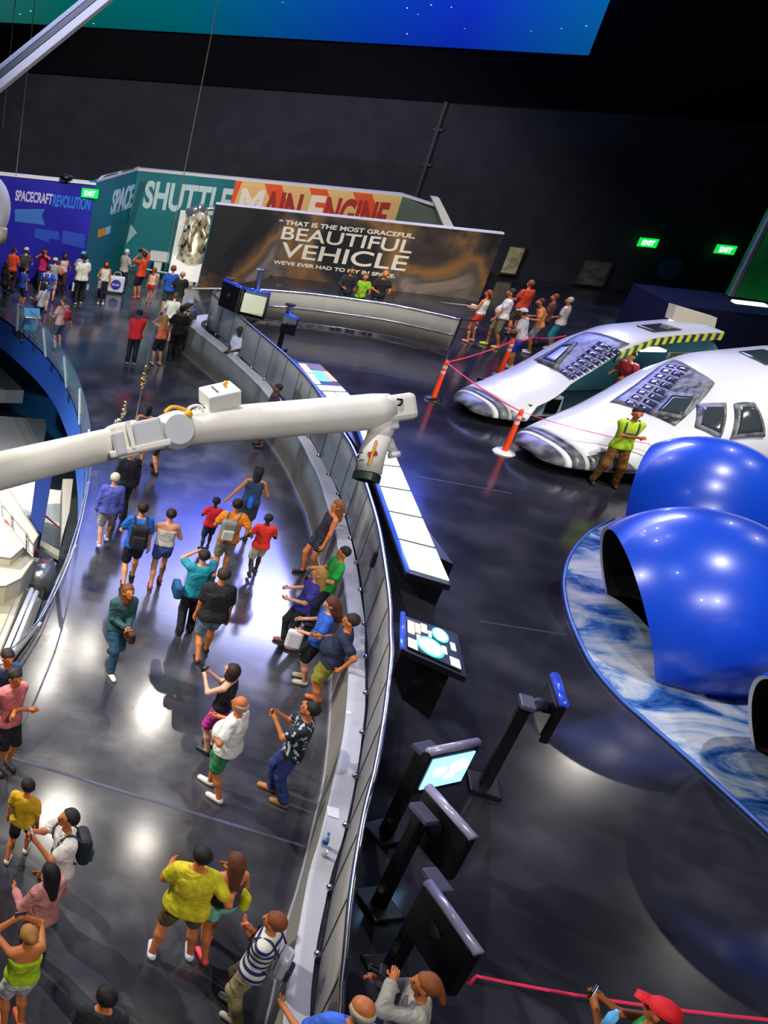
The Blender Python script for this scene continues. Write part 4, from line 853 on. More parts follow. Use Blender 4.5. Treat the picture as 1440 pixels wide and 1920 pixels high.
t = thing('metal_canister', 'shiny grey metal drum beside the cream module in the opening', 'canister', at(75, 1075, -3))
mb = MB(); mb.tube([at(68, 1058, -1.9), at(82, 1110, -2.6)], .42, 24); mb.build('drum', mat('#b0b0aa', .25, .6), t, smooth=True)
mb = MB(); mb.prism([at(40, 1085, -2.2), at(62, 1046, -2.2), at(100, 1060, -2.2), at(80, 1120, -2.2)], (0, 0, -.1)); mb.build('mounting', mat('#3c382c', .5), t)
t = thing('equipment_deck', 'silver metal deck with white plates beyond the cream module in the opening', 'platform', at(60, 940, -2.8))
poly('white_plate', [(8, 916), (66, 903), (58, 965), (42, 970)], -2.3, mat('#efe8d2', .5), .1)
poly('white_plate', [(93, 917), (118, 920), (116, 982), (85, 972)], -2.3, mat('#efe8d2', .5), .1)
poly('metal_plate', [(82, 972), (116, 982), (114, 1028), (70, 1015)], -2.4, mat('#8c8678', .35, .3), .1)
poly('metal_plate', [(0, 780), (84, 786), (87, 800), (80, 842), (0, 872)], -2.6, mat('#a8a498', .35, .3), .6)
poly('metal_plate', [(-40, 670), (0, 687), (45, 732), (-40, 730)], -2.4, mat('#98968c', .4, .3), .5)
poly('metal_plate', [(64, 1040), (110, 1050), (108, 1042), (70, 1012), (60, 1022)], -2.3, mat('#5c5648', .3, .8), .1)
poly('cream_strip', [(118, 898), (137, 898), (130, 960), (116, 1010)], -1.6, mat('#c9c2ac', .5), .5)
poly('cream_strip', [(72, 1010), (112, 1032), (110, 1044), (68, 1018)], -1.9, mat('#e2d6a8', .5), .1)
poly('cream_strip', [(62, 1044), (106, 1055), (104, 1063), (60, 1050)], -1.9, mat('#c9c09c', .5), .1)
mb = MB(); mb.tube([at(86, 968, -2.0), at(114, 992, -2.0)], .025, 6); mb.build('red_strap', mat('#c8323c', .5), t)
for (x_, y_) in [(67, 1032), (84, 1054)]:
    mb = MB(); mb.box(at(x_, y_, -1.85), (.12, .12, .06)); mb.build('red_tag', mat('#d0402c', .5), t)
mb = MB(); mb.prism([at(68, 890, -1.4), at(98, 890, -1.4), at(78, 1000, -1.4), at(56, 985, -1.4)], (0, 0, -.6)); tag(mb.build('blue_strut', mat('#0d2a66', .4)), 'dark blue slanting strut between the white plates in the opening', 'strut')
# ------------------------------------------------------------------ people
def seg(P, a, b, r1, r2, fl=1.):
    a = np.array(a, float); b = np.array(b, float)
    s = np.array([1, 1 / fl, 1]); p = P * s; a = a * s; b = b * s; ba = b - a; L = np.dot(ba, ba) + 1e-9
    h = np.clip(((p - a) @ ba) / L, 0, 1)
    return (np.linalg.norm(p - a - h[..., None] * ba, axis=-1) - (r1 + (r2 - r1) * h)) * (fl if fl < 1 else 1)
def ell(P, c, r):
    r = np.array(r, float); q = P - np.array(c); k0 = np.linalg.norm(q / r, axis=-1); k1 = np.linalg.norm(q / r ** 2, axis=-1) + 1e-9
    return k0 * (k0 - 1) / k1
def smin(a, b, k):
    h = np.maximum(k - np.abs(a - b), 0) / k; return np.minimum(a, b) - h * h * k * .25
def ev(P, prims, k=.035, inf=0.):
    d = None
    for q in prims:
        e = ell(P, *q[1:]) if q[0] == 'e' else seg(P, *q[1:])
        e = e - inf; d = e if d is None else smin(d, e, k)
    return d
def bounds(prims, m):
    lo = np.full(3, 9.); hi = np.full(3, -9.)
    for q in prims:
        if q[0] == 'e': c = np.array(q[1]); r = np.array(q[2]); lo = np.minimum(lo, c - r); hi = np.maximum(hi, c + r)
        else:
            for c, r in ((np.array(q[1]), q[3]), (np.array(q[2]), q[4])): lo = np.minimum(lo, c - r); hi = np.maximum(hi, c + r)
    return lo - m, hi + m
def snet(fn, lo, hi, h):
    n = np.ceil((hi - lo) / h).astype(int) + 2
    X = np.stack(np.meshgrid(*[lo[i] + np.arange(n[i]) * h for i in range(3)], indexing='ij'), -1)
    F = fn(X); S = F < 0
    cn = [(i, j, k) for i in (0, 1) for j in (0, 1) for k in (0, 1)]
    sl = lambda A, c: A[c[0]:A.shape[0] - 1 + c[0], c[1]:A.shape[1] - 1 + c[1], c[2]:A.shape[2] - 1 + c[2]]
    cnt = sum(sl(S, c).astype(int) for c in cn); act = (cnt > 0) & (cnt < 8)
    idx = -np.ones(act.shape, int); I = np.argwhere(act); idx[act] = np.arange(len(I))
    if len(I) == 0: return np.zeros((0, 3)), []
    acc = np.zeros((len(I), 3)); num = np.zeros(len(I))
    for a in cn:
        for ax in range(3):
            if a[ax]: continue
            b = list(a); b[ax] = 1
            fa = F[I[:, 0] + a[0], I[:, 1] + a[1], I[:, 2] + a[2]]; fb = F[I[:, 0] + b[0], I[:, 1] + b[1], I[:, 2] + b[2]]
            m = (fa < 0) != (fb < 0); t = np.where(m, fa / (fa - fb + 1e-12), 0)
            p = np.tile(np.array(a, float), (len(I), 1)); p[:, ax] += t
            acc[m] += p[m]; num[m] += 1
    V = lo + (I + acc / num[:, None]) * h
    Q = []
    for ax in range(3):
        o1, o2 = [(1, 2), (2, 0), (0, 1)][ax]
        A0 = [slice(None)] * 3; A1 = [slice(None)] * 3; A0[ax] = slice(0, -1); A1[ax] = slice(1, None)
        ch = S[tuple(A0)] != S[tuple(A1)]; E = np.argwhere(ch)
        E = E[(E[:, o1] > 0) & (E[:, o2] > 0) & (E[:, o1] < idx.shape[o1]) & (E[:, o2] < idx.shape[o2])]
        if not len(E): continue
        d1 = np.zeros(3, int); d1[o1] = 1; d2 = np.zeros(3, int); d2[o2] = 1
        g = lambda M: idx[M[:, 0], M[:, 1], M[:, 2]]
        q = np.stack([g(E - d1 - d2), g(E - d2), g(E), g(E - d1)], 1)
        ins = S[E[:, 0], E[:, 1], E[:, 2]]; q[~ins] = q[~ins][:, ::-1]; Q.append(q)
    return V, np.concatenate(Q).tolist()
def ik(a, c, l1, l2, pole):
    a = np.array(a, float); c = np.array(c, float); d = c - a; L = np.linalg.norm(d); Lm = (l1 + l2) * .999
    if L > Lm: c = a + d / L * Lm; d = c - a; L = Lm
    u = d / L; x = (l1 * l1 - l2 * l2 + L * L) / (2 * L); y = math.sqrt(max(l1 * l1 - x * x, 0))
    p = np.array(pole, float); p = p - u * np.dot(p, u); p = N(p)
    return a + u * x + p * y, c
ARMS = {'down': (.25, .03, .80), 'fwd': (.24, .22, .88), 'back': (.26, -.2, .87), 'bent': (.2, .3, 1.1), 'phone': (.07, .36, 1.34), 'eye': (.07, .26, 1.56), 'cross': (-.12, .23, 1.2),
        'pocket': (.2, .1, .92), 'out': (.55, .12, 1.02), 'hip': (.17, .12, 1.03), 'up': (.14, .22, 1.78), 'clasp': (.02, .25, 1.02), 'behind': (.08, -.2, .95), 'rail': (.25, .38, 1.12), 'chest': (.05, .2, 1.3), 'ledge': (.33, -.12, 1.0), 'round': (.5, .1, 1.15)}
PEOPLE = []
_CL = {}
def cloth(hexc):
    """woven cloth: the colour with small folds and faded patches"""
    if hexc in _CL: return _CL[hexc]
    m = mat(hexc, .8, name='cloth_' + hexc.strip('#')).copy(); nt = m.node_tree; b = nt.nodes['Principled BSDF']; cc = b.inputs['Base Color'].default_value[:3]
    tc = nt.nodes.new('ShaderNodeTexCoord'); n = nt.nodes.new('ShaderNodeTexNoise'); n.inputs['Scale'].default_value = 9; n.inputs['Detail'].default_value = 4; nt.links.new(tc.outputs['Object'], n.inputs['Vector'])
    r = nt.nodes.new('ShaderNodeValToRGB'); e = r.color_ramp.elements; e[0].position = .3; e[1].position = .7
    e[0].color = (*[v * .72 for v in cc], 1); e[1].color = (*[min(v * 1.2 + .004, 1) for v in cc], 1); nt.links.new(n.outputs['Fac'], r.inputs[0]); nt.links.new(r.outputs[0], b.inputs['Base Color'])
    w_ = nt.nodes.new('ShaderNodeTexNoise'); w_.inputs['Scale'].default_value = 5; w_.inputs['Distortion'].default_value = 1.5; nt.links.new(tc.outputs['Object'], w_.inputs['Vector'])
    bp = nt.nodes.new('ShaderNodeBump'); bp.inputs['Strength'].default_value = .7; bp.inputs['Distance'].default_value = .06; nt.links.new(w_.outputs['Fac'], bp.inputs['Height']); nt.links.new(bp.outputs[0], b.inputs['Normal'])
    _CL[hexc] = m; return m
SKIN = {'l': '#d99a72', 't': '#b8733f', 'b': '#6b4028', 'd': '#3a241b', 'p': '#e0a98c', 'o': '#c7753f'}
def place_piece(nm, V, Q, X, m, par, m2=None):
    me = bpy.data.meshes.new(nm); me.from_pydata([tuple(X(v)) for v in V], [], Q); me.materials.append(m)
    for p in me.polygons: p.use_smooth = True
    o = bpy.data.objects.new(nm, me); COL.objects.link(o); o.parent = par; o.matrix_parent_inverse = PINV(par); return o
def person(px, py, H, yaw, label, top, bot, shoe='#d8d8d8', skin='l', hair=('short', '#241811'), arms=('down', 'down'), step=0., zf=0., tilt=0., fat=1., side=0., look=(0, 0), wide=.1, group=None, pos=None, sit=False, knee=None):
    """top=(kind, colour); bot=(kind, colour). yaw: 0 faces away from the camera, 90 right, 180 towards it"""
    B_ = at(px, py, zf) if pos is None else np.array(pos, float)
    k = H / 1.75; ya = math.radians(yaw); f = np.array([math.sin(ya), math.cos(ya), 0]); r = np.array([math.cos(ya), -math.sin(ya), 0])
    X = lambda v: B_ + (r * v[0] + f * v[1] + ZU * v[2]) * k
    dist = np.linalg.norm(B_ - CAMP); h = (.0155 if dist < 15 else .019 if dist < 22 else .026 if dist < 32 else .032)
    if H < 1.4: h *= 1.15
    root = thing('person', label, 'person', B_, group)
    child = 1.14 if H < 1.4 else 1.
    tl = math.radians(tilt); tv = np.array([math.sin(math.radians(side)), math.sin(tl), math.cos(tl)]); tv = N(tv)
    hip = np.array([0, -.12 * math.sin(tl) if tilt > 25 else 0, .92]); 
    if abs(step) > .3: hip[2] -= .02
    if sit: hip[2] = .5
    def tp(x, y, z): return hip + np.array([x, 0, 0]) + tv * z + np.array([0, y, 0])
    torso = [('s', tp(-.065, 0, .02), tp(.065, 0, .02), .108 * fat, .108 * fat, .92), ('s', tp(-.045, .0, .02), tp(-.05, 0, .36), .10 * fat, .115 * fat, .85), ('s', tp(.045, 0, .02), tp(.05, 0, .36), .10 * fat, .115 * fat, .85),
             ('s', tp(-.12, 0, .47), tp(.12, 0, .47), .062, .062), ('s', tp(-.06, 0, .36), tp(.06, 0, .42), .105, .10, .85)]
    if fat > 1.12: torso.append(('e', tp(0, .09, .16), (.15 * fat, .12 * fat, .16)))
    if fat < 1: torso += [('e', tp(-.065, .09, .33), (.06, .05, .06)), ('e', tp(.065, .09, .33), (.06, .05, .06))]
    nk = tp(0, .01, .5); lk = np.array([look[0], look[1] , 0]); hc = tp(0, .03 + .02 * (tilt > 0), .5) + tv * .2 * child + np.array([0, .0, 0])
    hy = math.radians(look[0]); hf = np.array([math.sin(hy), math.cos(hy), 0]); hu = N(ZU + hf * math.sin(math.radians(-look[1])) * -1); hf = N(hf - hu * np.dot(hf, hu)); hr = np.cross(hf, hu)
    hs = child
    def hp(x, y, z): return hc + (hr * x + hf * y + hu * z) * hs
    prim = list(torso)
    prim += [('s', nk, hp(0, -.01, -.05), .052, .05)]
    head = [('s', hp(0, -.015, .035), hp(0, .005, .02), .088 * hs, .08 * hs), ('s', hp(0, .02, -.03), hp(0, .045, -.07), .062 * hs, .042 * hs), ('s', hp(0, .085, .005), hp(0, .1, -.022), .012, .017), ('s', hp(-.082, -.005, .0), hp(-.086, -.005, -.03), .016, .012), ('s', hp(.082, -.005, .0), hp(.086, -.005, -.03), .016, .012)]
    prim += head
    pose = []
    for sgn, an_ in ((-1, arms[0]), (1, arms[1])):
        t_ = ARMS[an_] if isinstance(an_, str) else an_
        t_ = np.array(t_, float); sh_ = tp(.175 * sgn * (.93 + .07 * fat), 0, .47)
        # hand targets follow the torso lean for raised hands
        tgt = np.array([t_[0] * sgn, t_[1], t_[2]])
        w_ = np.clip((t_[2] - .92) / .4, 0, 1) if isinstance(an_, str) else 0
        tgt = tgt + (tp(0, 0, .45) - np.array([0, 0, 1.37])) * w_ + (np.array([0, 0, -.42]) if sit else 0)
        pole = np.array([sgn * .5, -.6, -.6]) if an_ not in ('hip',) else np.array([sgn, -.4, 0])
        el, wr = ik(sh_, tgt, .29, .26, pole); pose.append((sh_, el, wr))
        prim += [('s', sh_, el, .048 * (fat * .5 + .5), .038), ('s', el, wr, .038, .027)]
        u = N(wr - el); hd_ = wr + u * .045
        prim += [('s', wr + u * .02, wr + u * .065, .03, .032)]
    legs = []
    for sgn, st_ in ((-1, -step / 2), (1, step / 2)):
        hj = hip + np.array([.085 * sgn, 0, -.02]); an_ = np.array([wide * sgn, st_, .09 + (.05 if abs(step) > .35 and st_ < 0 else 0)])
        if sit: an_ = np.array([.1 * sgn, .5, .1])
        kn, an_ = ik(hj, an_, .43, .415, (sgn * .05, 1, .0 if not sit else 1.)); legs.append((hj, kn, an_))
        prim += [('s', hj, kn, .083 * (fat * .5 + .5), .054), ('s', kn, kn * .6 + an_ * .4 + np.array([0, -.015, 0]), .054, .055), ('s', kn * .6 + an_ * .4 + np.array([0, -.015, 0]), an_, .053, .036), ('s', an_ + [0, 0, -.03], an_ + [0, .13, -.055], .035, .028)]
    hb = h / k
    rmin = hb * .95
    fix = lambda L: [(q[0], q[1], q[2], max(q[3], rmin), max(q[4], rmin)) + q[5:] if q[0] == 's' else q for q in L]
    prim = fix(prim)
    lo, hi = bounds(prim, hb * 1.5)
    V, Q = snet(lambda P: ev(P, prim, .03), lo, hi, hb)
    # fingers and thumb: short bent chains rooted in the palm, part of the body mesh
    fb = MB()
    for sgn, (sh_, el, wr) in zip((-1, 1), pose):
        u = N(wr - el); inn = np.array([-sgn, 0, 0.]); pn = N(inn - u * np.dot(inn, u)); sd_ = np.cross(u, pn); sd_ = sd_ if np.dot(sd_, [0, 1, .3]) > 0 else -sd_
        for i_, ln in enumerate((.032, .037, .034, .027)):
            b0_ = wr + u * .075 + sd_ * (.027 - .018 * i_); p1 = b0_ + (u * .95 + pn * .3) * ln; p2 = p1 + (u * .7 + pn * .7) * ln * .9
            fb.tube([b0_ - u * .02, p1, p2], [.0105, .0095, .0075], 5)
        b0_ = wr + u * .03 + sd_ * .028; p1 = b0_ + (sd_ * .7 + u * .6 + pn * .25) * .033; fb.tube([b0_ - sd_ * .012, p1, p1 + (u * .85 + pn * .45) * .028], [.0125, .011, .009], 5)
    V = np.vstack([V, np.array(fb.v)]) if len(fb.v) else V; nb_ = len(V) - len(fb.v); Q = Q + [tuple(i + nb_ for i in q) for q in fb.f]
    ms = mat(SKIN.get(skin, skin), .55, name='skin')
    place_piece('body', V, Q, X, ms, root)
    if dist < 26:
        e_ = MB(); [e_.sphere(hp(s_ * .032, .078, .012), .0125, 8, 5, (1, .7, .8)) for s_ in (-1, 1)]; place_piece('eyes', e_.v, e_.f, X, mat('#1c130e', .3), root)
        e_ = MB(); e_.tube([hp(-.024, .078, -.052), hp(0, .09, -.054), hp(.024, .078, -.052)], .006, 5); place_piece('mouth', e_.v, e_.f, X, mat('#8c3f34', .5), root)
    # top
    tk, tc_ = top[0], top[1]
    if tk != 'none':
        inf = .02 if tk != 'tank' else .012
        tpz = [q for q in torso]; slv = {'tee': .62, 'long': 2., 'tank': 0, 'polo': .72, 'strap': 0}.get(tk, .62)
        for sh_, el, wr in pose:
            if slv > 0:
                e1_ = sh_ + (el - sh_) * min(slv, 1); tpz.append(('s', sh_, e1_, .054, .054 if slv < 1 else .044))
                if slv > 1: tpz.append(('s', el, el + (wr - el) * .88, .043, .036))
        hem = {'tank': .02, 'strap': .05}.get(tk, -.07); 
        tpz.append(('s', tp(-.06, 0, hem + .02), tp(.06, 0, hem + .02), (.13 if hem < 0 else .118) * fat, (.13 if hem < 0 else .118) * fat, .92))
        tpz = fix(tpz); lo, hi = bounds(tpz, inf + hb * 1.5)
        top_z = {'tee': .525, 'long': .53, 'tank': .50, 'polo': .545, 'strap': .40}.get(tk, .525)
        def fs(P):
            d = ev(P, tpz, .03, inf); ax_ = (P - hip) @ tv
            rr_ = np.linalg.norm((P - hip) - ax_[..., None] * tv, axis=-1)
            d = np.maximum(d, np.minimum(ax_ - top_z, .088 - rr_)) if tk not in ('tank', 'strap') else np.maximum(d, ax_ - top_z); d = np.maximum(d, np.where(rr_ < .24, hem - ax_, -1.))
            if tk in ('tank',):
                for sh_, el, wr in pose: d = np.maximum(d, .055 - np.linalg.norm(P - sh_ - (sh_ - tp(0, 0, .47)) * .22, axis=-1))
            return d
        V, Q = snet(fs, lo, hi, hb)
        mt = top[2] if len(top) > 2 else cloth(tc_)
        nm = {'tee': 'shirt', 'long': 'long_sleeved_shirt', 'tank': 'tank_top', 'polo': 'shirt', 'strap': 'tank_top'}[tk]
        if len(V): place_piece(nm, V, Q, X, mt, root)
    bk, bc = bot[0], bot[1]; frac = {'shorts': .86, 'trousers': 2., 'hot': .42, 'capri': 1.45, 'skirt': .8}[bk]
    bz = [torso[0], ('s', hip + [0, 0, .06], hip + [0, 0, -.04], .10 * fat, .11 * fat, .9)]
    for hj, kn, an_ in legs:
        w1_ = .09 * (fat * .5 + .5)
        if frac < 1: bz.append(('s', hj, hj + (kn - hj) * frac, w1_, .078 if bk == 'shorts' else .086))
        else: bz += [('s', hj, kn, w1_, .066), ('s', kn, kn + (an_ - kn) * (min(frac, 1.97) - 1), .066, .055)]
    if bk == 'skirt': bz.append(('s', hip, (legs[0][1] + legs[1][1]) / 2 * .8 + hip * .2, .13, .15, .85))
    bz = fix(bz); lo, hi = bounds(bz, .018 + hb * 1.5)
    def fb_(P):
        d = ev(P, bz, .025, .014); ax_ = (P - hip) @ tv; d = np.maximum(d, ax_ - .11); return d
    V, Q = snet(fb_, lo, hi, hb); place_piece({'shorts': 'shorts', 'hot': 'shorts', 'trousers': 'trousers', 'capri': 'trousers', 'skirt': 'skirt'}[bk], V, Q, X, cloth(bc), root)
    for hj, kn, an_ in legs:
        sp_ = fix([('s', an_ + [0, -.02, -.04], an_ + [0, .15, -.055], .05, .042)]); lo, hi = bounds(sp_, hb * 2)
        V, Q = snet(lambda P: np.maximum(ev(P, sp_, .02), an_[2] - .09 - P[..., 2] + .0), lo, hi, hb); place_piece('shoe', V, Q, X, mat(shoe, .5), root)
    hk, hcx = hair
    mh = mat(hcx, .7, name='hair_' + hcx.strip('#'))
    if hk in ('short', 'long', 'pony', 'bun', 'bob'):
        hz = [('s', hp(0, -.025, .04), hp(0, -.01, .035), .102 * hs, .094 * hs)]
        if hk == 'long': hz += [('s', hp(0, -.06, .0), hp(0, -.1, -.28), .09, .07), ('s', hp(0, -.05, -.02), hp(0, -.06, -.16), .095, .085)]
        if hk == 'bob': hz += [('s', hp(0, -.03, .0), hp(0, -.03, -.09), .11, .1)]
        if hk == 'pony': hz += [('s', hp(0, -.11, .03), hp(0, -.17, -.1), .035, .03)]
        if hk == 'bun': hz += [('e', hp(0, -.11, .06), (.05, .05, .05))]
        hz = fix(hz); lo, hi = bounds(hz, hb * 2)
        def fh(P):
            d = ev(P, hz, .03); q = P - hc; y = q @ hf; z = q @ hu; x = np.abs(q @ hr)
            cut = np.minimum((y - .045 * hs), (.062 * hs - z)); d = np.maximum(d, cut)   # remove where in front and below the fringe
            if hk in ('short', 'pony', 'bun'): d = np.maximum(d, np.where((y > -.12), -.055 * hs - z - np.clip(-y, 0, .1) * .3, -1))
            d = np.maximum(d, np.minimum(y - .0, .03 - z)) if hk in ('short', 'pony', 'bun') else d
            return d
        V, Q = snet(fh, lo, hi, hb * .9)
        if len(V): place_piece('hair', V, Q, X, mh, root)
    elif hk == 'bald':
        hz = fix([('s', hp(0, -.03, .0), hp(0, -.03, -.02), .1 * hs, .09 * hs)]); lo, hi = bounds(hz, hb * 2)
        def fh(P):
            q = P - hc; y = q @ hf; z = q @ hu
            return np.maximum(np.maximum(ev(P, hz, .03), y - .0), np.maximum(z - .035, -.06 - z))
        V, Q = snet(fh, lo, hi, hb * .9)
        if len(V): place_piece('hair', V, Q, X, mh, root)
    elif hk == 'cap':
        c2 = MB(); G = []
        for a_ in np.linspace(0, 2 * math.pi, 20, endpoint=False):
            G.append([hp(.108 * math.sin(b_) * math.cos(a_), -.012 + .118 * math.sin(b_) * math.sin(a_), .045 + .085 * math.cos(b_)) for b_ in np.linspace(.001, math.pi / 2, 7)])
        c2.grid(G, True); c2.tube([hp(-.06, .085, .05), hp(0, .12, .05), hp(.06, .085, .05)], .012, 6); c2.tube([hp(0, .09, .05), hp(0, .18, .035)], [.075, .055], 12, .12)
        place_piece('cap', c2.v, c2.f, X, mh, root)
        hz = fix([('s', hp(0, -.03, .0), hp(0, -.03, .0), .098 * hs, .095 * hs)]); lo, hi = bounds(hz, hb * 2)
        def fh(P):
            q = P - hc; return np.maximum(np.maximum(ev(P, hz, .03), q @ hf + .01), -.055 - q @ hu)
        V, Q = snet(fh, lo, hi, hb * .9)
        if len(V): place_piece('hair', V, Q, X, mat('#3a2a20', .7), root)
    PEOPLE.append((label, root)); fr = dict(X=X, hands=[p[2] + N(p[2] - p[1]) * .09 for p in pose], el=[p[1] for p in pose], hip=hip, tp=tp, k=k, r=r, f=f, hc=hc, B=B_, root=root, hp=hp)
    return fr
def mk(nm, label, cat, c, g=None): return thing(nm, label, cat, c, g)
def rbox(nm, c, sz, ax, m, par, bev=.02): return MB().box(c, sz, ax).build(nm, m, par, bevel=bev)
def backpack(fr, label, col, col2='#1a1a1c', sc=1., dx=0, trim=None):
    X, k = fr['X'], fr['k']; ax = [fr['r'], fr['f'], ZU]; c = X(fr['tp'](dx, -.21, .26))
    t = mk('backpack', label, 'backpack', c); rbox('body', c, (.28 * sc * k, .15 * sc * k, .4 * sc * k), ax, mat(col, .7), t, .06 * k)
    rbox('pocket', c - fr['f'] * .085 * sc * k - ZU * .07 * k, (.2 * sc * k, .06 * k, .2 * k * sc), ax, mat(col2, .7), t, .025 * k)
    for s_ in (-1, 1):
        tp = fr['tp']; mb = MB(); mb.tube([X(p) for p in cat_rom([tp(s_ * .1 + dx, -.15, .42), tp(s_ * .11, -.02, .555), tp(s_ * .115, .12, .44), tp(s_ * .13, .08, .2), tp(s_ * .12 + dx, -.13, .1)], 4)], .018 * k, 6, .5); mb.build('strap', mat(trim or col2, .7), t, smooth=True)
def phone(fr, label, nm='phone', lit=None, both=True, big=False):
    X, k = fr['X'], fr['k']; h0, h1 = fr['hands']; c = X((h0 + h1) / 2 if both else h1); c = c + ZU * .01; ax = [fr['r'], fr['f'], ZU]
    t = mk(nm, label, 'camera' if nm == 'camera' else 'phone', c)
    if nm == 'camera':
        rbox('body', c, (.13 * k, .06 * k, .09 * k), ax, mat('#15151a', .4), t, .012); mb = MB(); mb.tube([c + fr['f'] * .03 * k, c + fr['f'] * .1 * k], .036 * k, 12); mb.build('lens', mat('#0c0c10', .2), t, smooth=False)
    else:
        rbox('body', c, (.13 * k, .015 * k, .075 * k), ax, mat('#101014', .3), t, .006); rbox('screen', c - fr['f'] * .009 * k, (.11 * k, .003, .06 * k), ax, mat('#7ac4ff', .3, emit=1.4) if lit else mat('#2c4a66', .2), t, 0)
def bag(fr, label, col, hand=1, size=(.3, .12, .26), drop=.3, strap='#1a1a1c', pos=None, nm='handbag'):
    X, k = fr['X'], fr['k']; hp_ = fr['hands'][hand] if pos is None else np.array(pos); c = X(hp_ - [0, 0, drop]); ax = [fr['f'], fr['r'], ZU]
    t = mk(nm, label, 'bag', c); rbox('body', c, tuple(s_ * k for s_ in size), ax, mat(col, .6), t, .04 * k)
    mb = MB(); top_ = X(hp_); h2 = size[2] / 2 * k; a_ = c + fr['f'] * size[0] * .35 * k + ZU * h2 * .9; b_ = c - fr['f'] * size[0] * .35 * k + ZU * h2 * .9
    mb.tube([a_, top_, b_], .01 * k, 6); mb.build('handle', mat(strap, .6), t)
    return t, c
Wt = '#e8e4da'
# -- far crowd by the blue wall
g1 = person(40, 548, 1.72, 20, 'man in a pale cap and dark grey shirt, standing left by the blue wall', ('tee', '#3c3e44'), ('trousers', '#1a1a20'), '#222226', 'l', ('cap', '#b9b6a4'), ('bent', 'bent'))
backpack(g1, 'dark grey backpack on the man in the pale cap', '#34363c')
p = person(75, 546, 1.65, 200, 'woman in a bright pink top raising a camera by the blue wall', ('tee', '#c81464'), ('trousers', '#0f0f16'), '#1a1a1c', 'o', ('long', '#2a1410'), ('eye', 'eye'))
phone(p, 'small camera held up by the woman in pink', 'camera')
p = person(112, 552, 1.6, 170, 'woman with big dark hair and pale pink top carrying an orange bag', ('tank', '#e8b8b8'), ('trousers', '#3a2018'), '#222222', 'b', ('bob', '#0c0a0a'), ('bent', 'bent'))
bag(p, 'orange bag held by the woman with big dark hair', '#f0521a', 1, (.34, .12, .16), .02)
p = person(93, 566, 1.65, 20, 'person in a cream cap and pale grey shirt behind the blue shirted back', ('tee', '#9a9a90'), ('shorts', '#c4b8a4'), '#333333', 'l', ('cap', '#cbbf96'), ('bent', 'bent'))
p = person(38, 576, 1.5, 60, 'short person in a long blue shirt near the floor opening', ('tee', '#1f4fb8'), ('shorts', '#1c2c6c'), '#555555', 'o', ('short', '#121018'), ('bent', 'down'))
p = person(80, 585, 1.68, 20, 'man in a royal blue shirt bending his arm, striped backpack on', ('tee', '#2348c8'), ('shorts', '#c8b8b0'), '#333333', 'l', ('short', '#1e1614'), ('down', 'hip'))
backpack(p, 'dark backpack with white edge on the royal blue shirt', '#2a2a34', '#dfe2dc', .95)
p = person(72, 615, 1.58, 310, 'woman in a white top and black skirt holding something yellow', ('tee', '#dcdad2'), ('shorts', '#141416'), '#333333', 'o', ('bob', '#2a1812'), ('bent', 'bent'))
o = MB().sphere(p['X'](p['hands'][0]), .055, 10, 6).build('snack_bag', mat('#e8c81c', .5), None, smooth=True); tag(o, 'small yellow bag in the hand of the woman in white top', 'bag')
person(18, 548, 1.7, 40, 'person in an orange red top at the far left of the crowd', ('tee', '#d8451c'), ('trousers', '#241410'), '#1a1a1c', 'o', ('short', '#3a1c10'), ('down', 'bent'))
person(4, 575, 1.68, 60, 'person in dark clothes at the very left edge of the crowd', ('long', '#241c1c'), ('trousers', '#121014'), '#1a1a1c', 't', ('bob', '#2c1a12'), ('bent', 'down'))
person(145, 556, 1.72, 350, 'man in a light blue cap facing the blue wall', ('tee', '#9aa8c0'), ('trousers', '#22242c'), '#555555', 'b', ('cap', '#4aa8e0'), ('bent', 'bent'))
p = person(146, 570, 1.85, 5, 'big man in a white shirt and black trousers, back to the camera', ('tee', '#e2ddd4'), ('trousers', '#0e0e12'), '#e0e0de', 'b', ('short', '#0f0c0c'), ('down', 'down'), fat=1.2, step=.15)
bag(p, 'white plastic bag in the left hand of the big man in white', '#c4ccd8', 0, (.2, .08, .3), .17); bag(p, 'white plastic bag in the right hand of the big man in white', '#b8bcc4', 1, (.16, .08, .22), .14)
p = person(188, 570, 1.62, 190, 'woman in a white sleeveless top and black trousers facing the camera', ('tank', '#dcdccf'), ('capri', '#101014'), '#e8e8e6', 'o', ('bob', '#2a1410'), ('down', 'bent'))
bag(p, 'grey patterned bag held by the woman in the white sleeveless top', '#8a8a80', 1, (.36, .14, .28), .2)
p = person(225, 548, 1.68, 60, 'white haired person in a pale shirt by the teal wall', ('tee', '#b8b4a8'), ('trousers', '#2a2c34'), '#333333', 'l', ('short', '#d8d8d6'), ('bent', 'bent'))
c = p['X'](np.array([.05, -.33, .38])); t = mk('shopping_bag', 'white shopping bag with a round blue badge near the teal wall', 'bag', c)
rbox('body', c, (.62, .2, .62), [WD, WN, ZU], mat('#dfe2ea', .5), t, .06)
mb = MB(); mb.lathe([(.001, .02), (.19, .02), (.19, 0)], c + WN * .1, WN, 24); mb.build('round_badge', mat('#2a3cb4', .5), t)
text('lettering', 'NASA', c + WN * .121 - WD * .14 - ZU * .04, WD, ZU, .08, .28, mat('#f0f0f4', .5), t, .006, .03)
mb = MB(); mb.tube([c + WN * .125 - WD * .17 - ZU * .09, c + WN * .125 + WD * .02 + ZU * .0, c + WN * .125 + WD * .18 + ZU * .1], .009, 5); mb.build('red_wing', mat('#d8324a', .5), t)
mb = MB(); mb.tube(cat_rom([c - WD * .15 + ZU * .28, c - WD * .1 + ZU * .45, c + WD * .1 + ZU * .45, c + WD * .15 + ZU * .28], 4), .012, 6); mb.build('handle', mat('#dfe2ea', .5), t)
